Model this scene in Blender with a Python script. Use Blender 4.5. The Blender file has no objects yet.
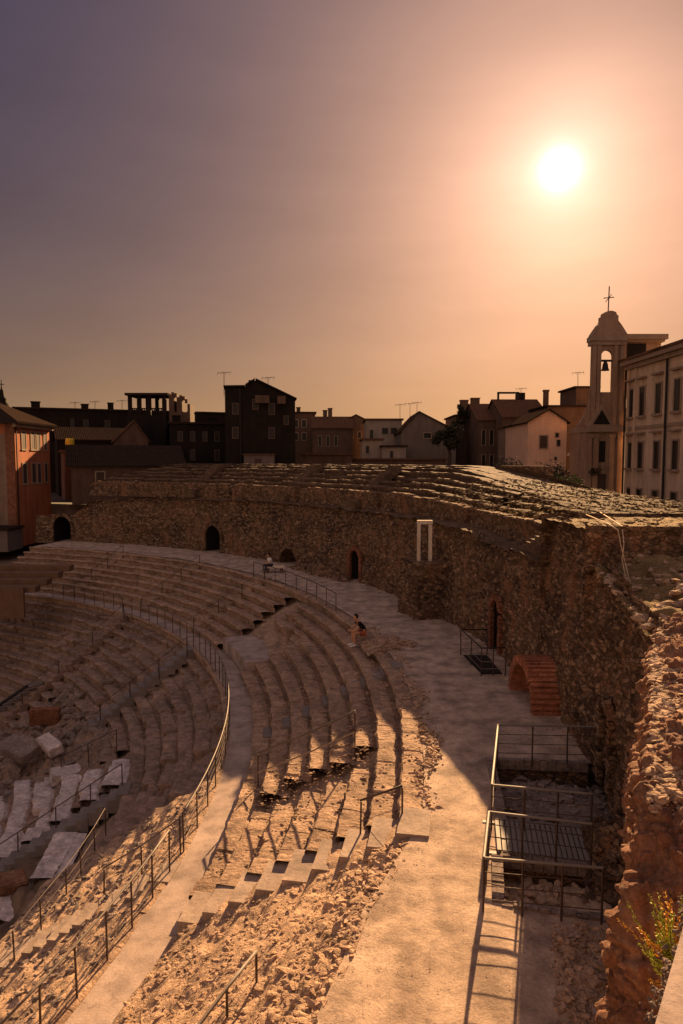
import bpy, bmesh, math, random
import numpy as np
from mathutils import Vector, Matrix

random.seed(7)
rng = np.random.default_rng(7)
SC = bpy.context.scene
COL = SC.collection
RAD = math.radians
H = 7.5                       # eye height above the upper walkway (z = 0)
F = 683.0
CX, CY = -38.0, 20.5          # centre of the cavea
TILT = math.atan(52 / 683)
SUN_EL, SUN_AZ = RAD(21.6), RAD(17.2)
Z1 = -2.73                    # lower walkway level
EXPO = 1.52

# ------------------------------------------------------------------ helpers
def P(R, th, z=0.0):
    a = RAD(th)
    return Vector((CX + R * math.cos(a), CY + R * math.sin(a), z))

def ray(px, py):
    u, v = (px - 341.5) / F, (512 - py) / F
    ct, st = math.cos(TILT), math.sin(TILT)
    return Vector((u, ct + v * st, -st + v * ct))

def at_z(px, py, z):
    d = ray(px, py)
    t = (z - H) / d.z
    return Vector((d.x * t, d.y * t, z))

def at_y(px, py, Y):
    d = ray(px, py)
    t = Y / d.y
    return Vector((d.x * t, Y, H + d.z * t))

def link(o):
    COL.objects.link(o)
    return o

def empty(name, loc=(0, 0, 0), rz=0):
    o = bpy.data.objects.new(name, None)
    o.location = loc
    o.rotation_euler.z = rz
    o.empty_display_size = 0.2
    return link(o)

def tag(o, label, cat, group=None):
    o['label'] = label
    o['category'] = cat
    if group:
        o['group'] = group
    return o

def thing(name, label, cat, loc=(0, 0, 0), rz=0, group=None):
    return tag(empty(name, loc, rz), label, cat, group)

def struct(o):
    o['kind'] = 'structure'
    return o

def mesh_obj(name, verts, faces, mat, parent=None, smooth=False, local=None):
    me = bpy.data.meshes.new(name)
    me.from_pydata([tuple(v) for v in verts], [], [tuple(f) for f in faces])
    me.update()
    if smooth:
        me.polygons.foreach_set('use_smooth', np.ones(len(me.polygons), bool))
    if mat:
        me.materials.append(mat)
    o = bpy.data.objects.new(name, me)
    link(o)
    if parent:
        o.parent = parent
        if local is None:       # verts were given in world space
            o.matrix_parent_inverse = (Matrix.Translation(parent.location) @ parent.rotation_euler.to_matrix().to_4x4()).inverted()
    return o

def np_mesh(name, V, Fq, mat, parent=None, smooth=True):
    """fast mesh from numpy arrays: V (n,3), Fq (m,k)"""
    me = bpy.data.meshes.new(name)
    V = np.ascontiguousarray(V, np.float32)
    Fq = np.ascontiguousarray(Fq, np.int32)
    m, k = Fq.shape
    me.vertices.add(len(V)); me.vertices.foreach_set('co', V.ravel())
    me.loops.add(m * k); me.loops.foreach_set('vertex_index', Fq.ravel())
    me.polygons.add(m)
    me.polygons.foreach_set('loop_start', np.arange(0, m * k, k, dtype=np.int32))
    me.polygons.foreach_set('use_smooth', np.full(m, smooth, bool))
    me.update(calc_edges=True)
    me.validate()
    if mat:
        me.materials.append(mat)
    o = bpy.data.objects.new(name, me)
    link(o)
    if parent:
        o.parent = parent
        o.matrix_parent_inverse = (Matrix.Translation(parent.location) @ parent.rotation_euler.to_matrix().to_4x4()).inverted()
    return o

class MB:
    def __init__(s):
        s.v, s.f = [], []
    def add(s, vs, fs):
        n = len(s.v)
        s.v += [Vector(v) for v in vs]
        s.f += [tuple(i + n for i in f) for f in fs]
    def box(s, x0, x1, y0, y1, z0, z1):
        s.add([(x0,y0,z0),(x1,y0,z0),(x1,y1,z0),(x0,y1,z0),(x0,y0,z1),(x1,y0,z1),(x1,y1,z1),(x0,y1,z1)],
              [(0,3,2,1),(4,5,6,7),(0,1,5,4),(1,2,6,5),(2,3,7,6),(3,0,4,7)])
    def hexa(s, b, t):
        s.add(list(b) + list(t), [(0,3,2,1),(4,5,6,7),(0,1,5,4),(1,2,6,5),(2,3,7,6),(3,0,4,7)])
    def prism(s, poly, d):
        """poly: list of 3d points, extruded by vector d"""
        n = len(poly); d = Vector(d)
        a = [Vector(p) for p in poly]; b = [p + d for p in a]
        s.add(a + b, [tuple(range(n - 1, -1, -1)), tuple(range(n, 2 * n))] +
              [(i, (i + 1) % n, n + (i + 1) % n, n + i) for i in range(n)])
    def tube(s, pts, r, n=6, r1=None):
        pts = [Vector(p) for p in pts]
        rings = []
        for i, p in enumerate(pts):
            d = (pts[min(i + 1, len(pts) - 1)] - pts[max(i - 1, 0)]).normalized()
            up = Vector((0, 0, 1)) if abs(d.z) < 0.9 else Vector((1, 0, 0))
            x = d.cross(up).normalized(); y = x.cross(d).normalized()
            rr = r if r1 is None else r + (r1 - r) * i / (len(pts) - 1)
            rings.append([p + (x * math.cos(2*math.pi*k/n) + y * math.sin(2*math.pi*k/n)) * rr for k in range(n)])
        vs = [v for ring in rings for v in ring]
        fs = []
        for i in range(len(pts) - 1):
            for k in range(n):
                fs.append((i*n+k, i*n+(k+1) % n, (i+1)*n+(k+1) % n, (i+1)*n+k))
        fs.append(tuple(range(n - 1, -1, -1)))
        fs.append(tuple((len(pts)-1)*n + k for k in range(n)))
        s.add(vs, fs)
    def lathe(s, c, prof, n=16):
        c = Vector(c); vs = []; fs = []
        for (r, z) in prof:
            for k in range(n):
                a = 2 * math.pi * k / n
                vs.append(c + Vector((r * math.cos(a), r * math.sin(a), z)))
        for i in range(len(prof) - 1):
            for k in range(n):
                fs.append((i*n+k, i*n+(k+1) % n, (i+1)*n+(k+1) % n, (i+1)*n+k))
        s.add(vs, fs)
    def build(s, name, mat, parent=None, smooth=False, local=None):
        return mesh_obj(name, s.v, s.f, mat, parent, smooth, local)

# ------------------------------------------------------------------ numpy noise
def _hash(ix, iy, iz, seed=0):
    h = (ix.astype(np.int64) * 374761393 + iy.astype(np.int64) * 668265263 + iz.astype(np.int64) * 2147483647 + seed * 974711) & 0xffffffff
    h = ((h ^ (h >> 13)) * 1274126177) & 0xffffffff
    h = (h ^ (h >> 16)) & 0xffffffff
    return h / 4294967295.0

def vnoise(p, seed=0):
    i = np.floor(p).astype(np.int64); f = p - i
    f = f * f * (3 - 2 * f)
    out = 0
    for dx in (0, 1):
        for dy in (0, 1):
            for dz in (0, 1):
                w = (f[:, 0] if dx else 1 - f[:, 0]) * (f[:, 1] if dy else 1 - f[:, 1]) * (f[:, 2] if dz else 1 - f[:, 2])
                out = out + w * _hash(i[:, 0] + dx, i[:, 1] + dy, i[:, 2] + dz, seed)
    return out * 2 - 1

def fbm(p, oct=4, seed=0, gain=0.5):
    a, s, o = 1.0, 0.0, 0.0
    for k in range(oct):
        s = s + a * vnoise(p * (2.03 ** k) + 17.3 * k, seed + k); o += a; a *= gain
    return s / o

def worley(p, seed=0):
    """returns F1, F2 and a random value of the nearest cell"""
    i = np.floor(p).astype(np.int64)
    n = len(p)
    f1 = np.full(n, 9.0); f2 = np.full(n, 9.0); val = np.zeros(n)
    for dx in (-1, 0, 1):
        for dy in (-1, 0, 1):
            for dz in (-1, 0, 1):
                cx, cy, cz = i[:, 0] + dx, i[:, 1] + dy, i[:, 2] + dz
                q = np.stack([cx + _hash(cx, cy, cz, seed + 1), cy + _hash(cx, cy, cz, seed + 2), cz + _hash(cx, cy, cz, seed + 3)], 1)
                d = np.sqrt(((p - q) ** 2).sum(1))
                closer = d < f1
                f2 = np.where(closer, f1, np.minimum(f2, d))
                val = np.where(closer, _hash(cx, cy, cz, seed + 4), val)
                f1 = np.where(closer, d, f1)
    return f1, f2, val

def stones(p, scale, stretch=1.5, seed=0):
    """stone bulge 0..1 falling to 0 in the joints, plus a per-stone value"""
    q = p * scale * np.array([1, 1, stretch])
    q = q + 0.25 * np.stack([vnoise(q * 1.7, 91), vnoise(q * 1.7, 92), vnoise(q * 1.7, 93)], 1)
    f1, f2, val = worley(q, seed)
    return np.clip((f2 - f1) * 3.5, 0, 1), val

def grid_faces(nu, nv):
    idx = np.arange(nu * nv).reshape(nu, nv)
    return np.stack([idx[:-1, :-1], idx[1:, :-1], idx[1:, 1:], idx[:-1, 1:]], -1).reshape(-1, 4)

# ------------------------------------------------------------------ materials
def nodes(name):
    m = bpy.data.materials.new(name)
    m.use_nodes = True
    nt = m.node_tree
    nt.nodes.clear()
    out = nt.nodes.new('ShaderNodeOutputMaterial')
    b = nt.nodes.new('ShaderNodeBsdfPrincipled')
    nt.links.new(b.outputs[0], out.inputs[0])
    return m, nt, b

def N(nt, typ, **kw):
    n = nt.nodes.new(typ)
    for k, v in kw.items():
        setattr(n, k, v)
    return n

def mixc(nt, fac, a, b, mode='MIX'):
    n = nt.nodes.new('ShaderNodeMix'); n.data_type = 'RGBA'; n.blend_type = mode
    n.clamp_factor = True
    for sock, val in ((n.inputs[0], fac), (n.inputs[6], a), (n.inputs[7], b)):
        if hasattr(val, 'links'): nt.links.new(val, sock)
        elif isinstance(val, (int, float)): sock.default_value = val
        else: sock.default_value = (*val, 1)
    return n.outputs[2]

def math_n(nt, op, a, b=None, c=None):
    n = nt.nodes.new('ShaderNodeMath'); n.operation = op
    for i, v in enumerate((a, b, c)):
        if v is None: continue
        if hasattr(v, 'links'): nt.links.new(v, n.inputs[i])
        else: n.inputs[i].default_value = v
    return n.outputs[0]

def ramp(nt, fac, stops):
    r = nt.nodes.new('ShaderNodeValToRGB')
    e = r.color_ramp.elements
    while len(e) < len(stops): e.new(0.5)
    for k, (p, c) in enumerate(stops):
        e[k].position = p
        e[k].color = (*c, 1) if not isinstance(c, (int, float)) else (c, c, c, 1)
    nt.links.new(fac, r.inputs[0])
    return r.outputs[0]

def coords(nt, scale=(1, 1, 1)):
    tc = N(nt, 'ShaderNodeTexCoord'); mp = N(nt, 'ShaderNodeMapping')
    mp.inputs['Scale'].default_value = scale
    nt.links.new(tc.outputs['Object'], mp.inputs[0])
    return mp.outputs[0]

def noise(nt, vec, scale, detail=6, rough=0.6):
    n = N(nt, 'ShaderNodeTexNoise')
    n.inputs['Scale'].default_value = scale
    n.inputs['Detail'].default_value = detail
    n.inputs['Roughness'].default_value = rough
    nt.links.new(vec, n.inputs['Vector'])
    return n.outputs['Fac']

def stone_mat(name, cols, vscale=4.0, stretch=1.6, joint=0.35, bump=0.6, bdist=0.05, fine=14.0, rough=0.92, chips=0.6, joint_w=0.08, cellmix=0.6, jb=0.6, patch=None):
    """cols: three base colours; masonry of voronoi stones with joints, stains and chips"""
    m, nt, b = nodes(name)
    v = coords(nt, (1, 1, stretch)); w = coords(nt)
    wob = N(nt, 'ShaderNodeTexNoise'); wob.inputs['Scale'].default_value = vscale * 1.3
    wob.inputs['Detail'].default_value = 3
    nt.links.new(v, wob.inputs['Vector'])
    vm = N(nt, 'ShaderNodeVectorMath', operation='MULTIPLY_ADD')
    nt.links.new(wob.outputs['Color'], vm.inputs[0]); vm.inputs[1].default_value = (0.2 / vscale * 2,) * 3
    nt.links.new(v, vm.inputs[2])
    vo = N(nt, 'ShaderNodeTexVoronoi'); vo.inputs['Scale'].default_value = vscale
    nt.links.new(vm.outputs[0], vo.inputs['Vector'])
    ve = N(nt, 'ShaderNodeTexVoronoi', feature='DISTANCE_TO_EDGE'); ve.inputs['Scale'].default_value = vscale
    nt.links.new(vm.outputs[0], ve.inputs['Vector'])
    sep = N(nt, 'ShaderNodeSeparateColor'); nt.links.new(vo.outputs['Color'], sep.inputs[0])
    big = noise(nt, w, 0.45, 5, 0.6)
    mid = noise(nt, w, 2.3, 6, 0.65)
    fn = noise(nt, v, fine, 8, 0.7)
    base = mixc(nt, ramp(nt, big, [(0.35, 0.0), (0.65, 1.0)]), cols[0], cols[1])
    cell = mixc(nt, ramp(nt, sep.outputs[0], [(0.0, 0.0), (0.45, 0.15), (0.75, 0.8), (1, 1)]), base, cols[2])
    c = mixc(nt, cellmix, base, cell)
    val = ramp(nt, sep.outputs[1], [(0, 0.62), (1, 1.25)])
    c = mixc(nt, cellmix, c, mixc(nt, 1.0, c, val, 'MULTIPLY'))
    c = mixc(nt, 1.0, c, ramp(nt, mid, [(0.3, 0.62), (0.7, 1.25)]), 'MULTIPLY')
    c = mixc(nt, 1.0, c, ramp(nt, fn, [(0.3, 0.6), (0.7, 1.3)]), 'MULTIPLY')
    if patch:
        pn = noise(nt, coords(nt, (1.3, 1.3, 0.55)), 0.8, 5, 0.65)
        c = mixc(nt, ramp(nt, pn, [(patch[1], 0.0), (patch[1] + .06, 0.75)]), c, mixc(nt, 1.0, patch[0], ramp(nt, fn, [(0.3, 0.6), (0.7, 1.3)]), 'MULTIPLY'))
    jm = ramp(nt, ve.outputs['Distance'], [(0.0, 1.0), (joint_w, 0.0)])
    c = mixc(nt, math_n(nt, 'MULTIPLY', jm, joint), c, tuple(x * 0.3 for x in cols[0]))
    nt.links.new(c, b.inputs['Base Color'])
    b.inputs['Roughness'].default_value = rough
    b.inputs['Specular IOR Level'].default_value = 0.15
    h1 = ramp(nt, ve.outputs['Distance'], [(0.0, 0.0), (joint_w * 1.6, 1.0)])
    h = math_n(nt, 'ADD', math_n(nt, 'MULTIPLY', h1, jb), math_n(nt, 'MULTIPLY', fn, chips))
    h = math_n(nt, 'ADD', h, math_n(nt, 'MULTIPLY', mid, 0.5))
    bp = N(nt, 'ShaderNodeBump'); bp.inputs['Strength'].default_value = bump; bp.inputs['Distance'].default_value = bdist
    nt.links.new(h, bp.inputs['Height']); nt.links.new(bp.outputs[0], b.inputs['Normal'])
    return m

def plaster_mat(name, c1, c2, stain=0.5, scale=0.5, rough=0.9, bump=0.15):
    m, nt, b = nodes(name)
    w = coords(nt); st = coords(nt, (1.5, 1.5, 0.25))
    a = noise(nt, w, scale, 6, 0.65); s = noise(nt, st, 1.2, 6, 0.7); f = noise(nt, w, 9, 6, 0.7)
    c = mixc(nt, ramp(nt, a, [(0.35, 0), (0.68, 1)]), c1, c2)
    c = mixc(nt, stain, c, mixc(nt, 1.0, c, ramp(nt, s, [(0.3, 0.45), (0.7, 1.15)]), 'MULTIPLY'))
    c = mixc(nt, 1.0, c, ramp(nt, f, [(0.25, 0.8), (0.75, 1.15)]), 'MULTIPLY')
    nt.links.new(c, b.inputs['Base Color'])
    b.inputs['Roughness'].default_value = rough
    b.inputs['Specular IOR Level'].default_value = 0.2
    bp = N(nt, 'ShaderNodeBump'); bp.inputs['Strength'].default_value = bump; bp.inputs['Distance'].default_value = 0.02
    nt.links.new(f, bp.inputs['Height']); nt.links.new(bp.outputs[0], b.inputs['Normal'])
    return m

def ground_mat(name, c1, c2, c3, scale=0.7, bump=0.35, crack=0.0, pebble=0.25):
    m, nt, b = nodes(name)
    w = coords(nt)
    a = noise(nt, w, scale, 7, 0.65); d = noise(nt, w, scale * 5, 7, 0.7); f = noise(nt, w, 26, 6, 0.75)
    c = mixc(nt, ramp(nt, a, [(0.36, 0), (0.64, 1)]), c1, c2)
    c = mixc(nt, ramp(nt, d, [(0.5, 0), (0.72, 0.8)]), c, c3)
    c = mixc(nt, 1.0, c, ramp(nt, f, [(0.25, 0.68), (0.75, 1.25)]), 'MULTIPLY')
    st_ = noise(nt, w, 1.6, 4, 0.55)
    c = mixc(nt, 1.0, c, ramp(nt, st_, [(0.36, 0.72), (0.5, 1.0), (0.64, 1.16)]), 'MULTIPLY')
    wv_ = N(nt, 'ShaderNodeTexNoise'); wv_.inputs['Scale'].default_value = 1.5; wv_.inputs['Detail'].default_value = 5
    nt.links.new(w, wv_.inputs['Vector'])
    va = N(nt, 'ShaderNodeVectorMath', operation='MULTIPLY_ADD'); nt.links.new(wv_.outputs['Color'], va.inputs[0]); va.inputs[1].default_value = (1.2,) * 3
    nt.links.new(w, va.inputs[2])
    cr = N(nt, 'ShaderNodeTexVoronoi', feature='DISTANCE_TO_EDGE'); cr.inputs['Scale'].default_value = 0.55; nt.links.new(va.outputs[0], cr.inputs['Vector'])
    c = mixc(nt, math_n(nt, 'MULTIPLY', ramp(nt, cr.outputs['Distance'], [(0.0, 1.0), (0.014, 0.0)]), math_n(nt, 'MULTIPLY', ramp(nt, d, [(0.45, 0), (0.6, 1)]), 0.55)), c, tuple(x * .45 for x in c1))
    vo = N(nt, 'ShaderNodeTexVoronoi'); vo.inputs['Scale'].default_value = 17
    nt.links.new(w, vo.inputs['Vector'])
    spots = ramp(nt, vo.outputs['Distance'], [(0.0, 0.0), (0.16, 0.0), (0.22, 1.0)])
    c = mixc(nt, pebble, c, mixc(nt, 1.0, c, spots, 'MULTIPLY'))
    nt.links.new(c, b.inputs['Base Color'])
    b.inputs['Roughness'].default_value = 0.95
    b.inputs['Specular IOR Level'].default_value = 0.12
    h = math_n(nt, 'ADD', math_n(nt, 'MULTIPLY', f, 0.5), d)
    bp = N(nt, 'ShaderNodeBump'); bp.inputs['Strength'].default_value = bump; bp.inputs['Distance'].default_value = 0.04
    nt.links.new(h, bp.inputs['Height']); nt.links.new(bp.outputs[0], b.inputs['Normal'])
    return m

def metal_mat(name, c, rust, amount=0.5, rough=0.5, metallic=0.3):
    m, nt, b = nodes(name)
    w = coords(nt)
    a = noise(nt, w, 7, 6, 0.7)
    c_ = mixc(nt, math_n(nt, 'MULTIPLY', ramp(nt, a, [(0.4, 0), (0.65, 1)]), amount), c, rust)
    nt.links.new(c_, b.inputs['Base Color'])
    b.inputs['Roughness'].default_value = rough; b.inputs['Metallic'].default_value = metallic
    return m

def tile_mat(name, c1, c2, pitch=0.22, bump=0.6):
    m, nt, b = nodes(name)
    w = coords(nt)
    wv = N(nt, 'ShaderNodeTexWave', wave_type='BANDS', bands_direction='X')
    wv.inputs['Scale'].default_value = 1 / pitch / 3.14; wv.inputs['Distortion'].default_value = 1.2
    wv.inputs['Detail'].default_value = 2
    nt.links.new(w, wv.inputs['Vector'])
    a = noise(nt, w, 1.8, 7, 0.7)
    c = mixc(nt, ramp(nt, a, [(0.35, 0), (0.65, 1)]), c1, c2)
    c = mixc(nt, 1.0, c, ramp(nt, wv.outputs['Fac'], [(0, 0.5), (0.5, 1.1)]), 'MULTIPLY')
    nt.links.new(c, b.inputs['Base Color'])
    b.inputs['Roughness'].default_value = 1.0; b.inputs['Specular IOR Level'].default_value = 0.0
    bp = N(nt, 'ShaderNodeBump'); bp.inputs['Strength'].default_value = bump; bp.inputs['Distance'].default_value = 0.05
    nt.links.new(wv.outputs['Fac'], bp.inputs['Height']); nt.links.new(bp.outputs[0], b.inputs['Normal'])
    return m

def simple_mat(name, c, rough=0.8, var=0.25, scale=6, metallic=0.0):
    m, nt, b = nodes(name)
    a = noise(nt, coords(nt), scale, 5, 0.65)
    k = ramp(nt, a, [(0.3, 1 - var), (0.7, 1 + var)])
    nt.links.new(mixc(nt, 1.0, c, k, 'MULTIPLY'), b.inputs['Base Color'])
    b.inputs['Roughness'].default_value = rough; b.inputs['Metallic'].default_value = metallic
    b.inputs['Specular IOR Level'].default_value = 0.25
    return m

M = {}
M['walk'] = ground_mat('walkway_earth', (0.36, 0.265, 0.2), (0.52, 0.385, 0.29), (0.27, 0.2, 0.155), 0.8, 0.6)
M['path'] = ground_mat('path_concrete', (0.36, 0.275, 0.23), (0.44, 0.335, 0.28), (0.3, 0.23, 0.195), 0.6, 0.3, pebble=0.1)
M['orch'] = ground_mat('orchestra_earth', (0.16, 0.105, 0.075), (0.2, 0.135, 0.09), (0.09, 0.065, 0.055), 0.4, 0.6)
M['town'] = ground_mat('street_asphalt', (0.06, 0.055, 0.05), (0.08, 0.07, 0.065), (0.05, 0.05, 0.05), 0.3, 0.2)
M['seat'] = stone_mat('seat_stone', [(0.46, 0.3, 0.2), (0.28, 0.185, 0.13), (0.6, 0.42, 0.29)], 5.0, 2.4, 0.22, 0.9, 0.05, 13, cellmix=0.35, chips=1.0, jb=0.12)
M['lower_seat'] = stone_mat('basalt_seat_stone', [(0.37, 0.245, 0.175), (0.23, 0.16, 0.125), (0.5, 0.36, 0.275)], 4.6, 2.2, 0.22, 0.9, 0.05, 12, cellmix=0.35, chips=1.0, jb=0.12)
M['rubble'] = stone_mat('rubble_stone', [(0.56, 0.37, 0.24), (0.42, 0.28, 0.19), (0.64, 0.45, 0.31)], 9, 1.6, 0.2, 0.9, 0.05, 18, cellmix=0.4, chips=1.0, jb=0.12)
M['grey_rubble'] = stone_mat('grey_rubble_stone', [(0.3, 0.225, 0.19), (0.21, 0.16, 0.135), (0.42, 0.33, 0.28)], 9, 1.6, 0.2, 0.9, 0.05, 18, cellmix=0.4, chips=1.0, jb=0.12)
M['wall'] = stone_mat('lava_stone_masonry', [(0.27, 0.15, 0.085), (0.075, 0.05, 0.038), (0.52, 0.33, 0.2)], 5.5, 1.7, 0.35, 1.0, 0.1, 9, cellmix=0.8, chips=1.2, patch=((0.4, 0.2, 0.105), 0.565))
M['red_wall'] = stone_mat('red_mortar_rubble', [(0.33, 0.155, 0.092), (0.21, 0.1, 0.066), (0.5, 0.32, 0.205)], 8, 1.3, 0.1, 0.9, 0.06, 15, cellmix=0.35, chips=1.2, jb=0.12)
M['top_seat'] = stone_mat('worn_brick_tier', [(0.17, 0.105, 0.066), (0.11, 0.07, 0.045), (0.26, 0.165, 0.105)], 5, 2.4, 0.25, 0.9, 0.07, 10, cellmix=0.4, jb=0.12)
M['straw'] = stone_mat('dry_grass_rubble', [(0.4, 0.26, 0.12), (0.26, 0.165, 0.08), (0.5, 0.35, 0.17)], 7, 1, 0.2, 1.0, 0.1, 18, cellmix=0.3, chips=1.3, jb=0.12)
M['tier_straw'] = stone_mat('weedy_tier_stone', [(0.2, 0.125, 0.065), (0.13, 0.083, 0.047), (0.3, 0.2, 0.11)], 7, 1.6, 0.2, 1.0, 0.1, 18, cellmix=0.4, chips=1.3, jb=.12)
M['marble'] = stone_mat('white_marble', [(0.72, 0.6, 0.55), (0.5, 0.42, 0.39), (0.82, 0.71, 0.66)], 1.1, 1.0, 0.15, 0.6, 0.04, 7, chips=1.0, cellmix=0.3)
M['stair'] = plaster_mat('stair_concrete', (0.44, 0.33, 0.26), (0.28, 0.21, 0.17), 0.6, 2.2, 0.9, 0.9)
M['grey_stair'] = plaster_mat('grey_stair_stone', (0.26, 0.215, 0.195), (0.19, 0.158, 0.143), 0.4, 1.0, 0.9, 0.4)
M['brick'] = stone_mat('red_brick', [(0.3, 0.12, 0.065), (0.2, 0.085, 0.05), (0.38, 0.17, 0.1)], 7, 3.2, 0.6, 0.7, 0.03, 16)
M['terracotta'] = stone_mat('terracotta_brick', [(0.4, 0.15, 0.08), (0.32, 0.12, 0.07), (0.5, 0.21, 0.12)], 6, 2, 0.3, 0.5, 0.02, 18)
M['darkness'] = simple_mat('painted_shade_black', (0.02, 0.015, 0.012), 0.95)  # near-black colour paints in the shade of passages, recesses and the well
M['rail'] = metal_mat('worn_galvanised_rail', (0.15, 0.12, 0.1), (0.09, 0.055, 0.035), 0.6, 0.65, 0.1)
M['post'] = metal_mat('brown_iron_post', (0.045, 0.032, 0.028), (0.12, 0.06, 0.035), 0.6, 0.6, 0.3)
M['wire'] = metal_mat('thin_wire', (0.3, 0.25, 0.2), (0.2, 0.1, 0.06), 0.4, 0.4, 0.6)
M['grate'] = metal_mat('weathered_boards', (0.19, 0.165, 0.145), (0.14, 0.11, 0.09), 0.5, 0.7, 0.1)
M['wood'] = plaster_mat('brown_boards', (0.16, 0.09, 0.055), (0.2, 0.115, 0.07), 0.5, 1.5)
M['pale_frame'] = plaster_mat('pale_limestone', (0.8, 0.66, 0.5), (0.68, 0.54, 0.4), 0.5, 1.5, 0.85, 0.3)
M['ochre'] = plaster_mat('red_ochre_plaster', (0.5, 0.17, 0.075), (0.42, 0.13, 0.06), 0.6)
M['cream'] = plaster_mat('cream_plaster', (0.3, 0.2, 0.135), (0.24, 0.16, 0.11), 0.6)
M['pink'] = plaster_mat('pink_plaster', (0.8, 0.5, 0.34), (0.72, 0.45, 0.31), 0.4)
M['church'] = plaster_mat('church_sandstone', (0.45, 0.29, 0.19), (0.3, 0.19, 0.125), 0.7)
M['palazzo'] = plaster_mat('palazzo_plaster', (0.74, 0.53, 0.37), (0.6, 0.43, 0.3), 0.6)
M['trim'] = plaster_mat('trim_stone', (0.4, 0.28, 0.2), (0.33, 0.23, 0.16), 0.5)
M['dark_house'] = plaster_mat('shade_dark_lava_plaster', (0.014, 0.01, 0.008), (0.028, 0.018, 0.013), 0.6)  # dark lava tone, with the shade of silhouetted fronts in the colour
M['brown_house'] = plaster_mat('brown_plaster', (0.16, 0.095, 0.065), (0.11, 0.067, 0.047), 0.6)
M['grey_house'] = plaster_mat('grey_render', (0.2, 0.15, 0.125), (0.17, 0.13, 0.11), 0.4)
M['pale_house'] = plaster_mat('pale_render', (0.42, 0.32, 0.25), (0.34, 0.26, 0.2), 0.5)
M['roof'] = tile_mat('clay_roof_tiles', (0.17, 0.085, 0.05), (0.11, 0.06, 0.04))
M['dark_roof'] = tile_mat('dark_roof_tiles', (0.05, 0.032, 0.024), (0.035, 0.024, 0.02))
M['glass'] = simple_mat('dark_window_glass', (0.02, 0.017, 0.016), 0.25, 0.1)
M['shutter'] = simple_mat('brown_shutter', (0.07, 0.042, 0.03), 0.7)
M['iron'] = simple_mat('black_iron', (0.02, 0.017, 0.015), 0.6)
M['shirt'] = simple_mat('black_cotton', (0.012, 0.012, 0.014), 0.9)
M['white_shirt'] = simple_mat('white_cotton', (0.7, 0.68, 0.68), 0.9)
M['denim'] = simple_mat('dark_denim', (0.025, 0.03, 0.055), 0.9)
M['skin'] = simple_mat('skin', (0.52, 0.27, 0.16), 0.6, 0.08)
M['hair'] = simple_mat('dark_hair', (0.015, 0.01, 0.008), 0.7)
M['shorts'] = simple_mat('rust_shorts', (0.3, 0.09, 0.05), 0.9)
M['shoe'] = simple_mat('white_canvas', (0.7, 0.66, 0.64), 0.8)
M['leaf'] = simple_mat('dusty_leaf', (0.09, 0.1, 0.025), 0.8, 0.4, 3)
M['dark_leaf'] = simple_mat('dark_leaf', (0.035, 0.03, 0.014), 0.8, 0.4, 2)
M['backlit_leaf'] = simple_mat('backlit_green_leaf', (0.4, 0.45, 0.05), 0.6, 0.35, 9)  # brighter green stands in for light through thin leaves
M['gold_leaf'] = simple_mat('yellowed_leaf', (0.7, 0.38, 0.06), 0.6, 0.3, 9)
M['yellow'] = simple_mat('yellow_plastic', (0.6, 0.4, 0.03), 0.6)
M['wirebrush'] = simple_mat('pale_cable_sheath', (0.5, 0.36, 0.24), 0.7)
M['bark'] = simple_mat('bark', (0.08, 0.055, 0.04), 0.9)

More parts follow.
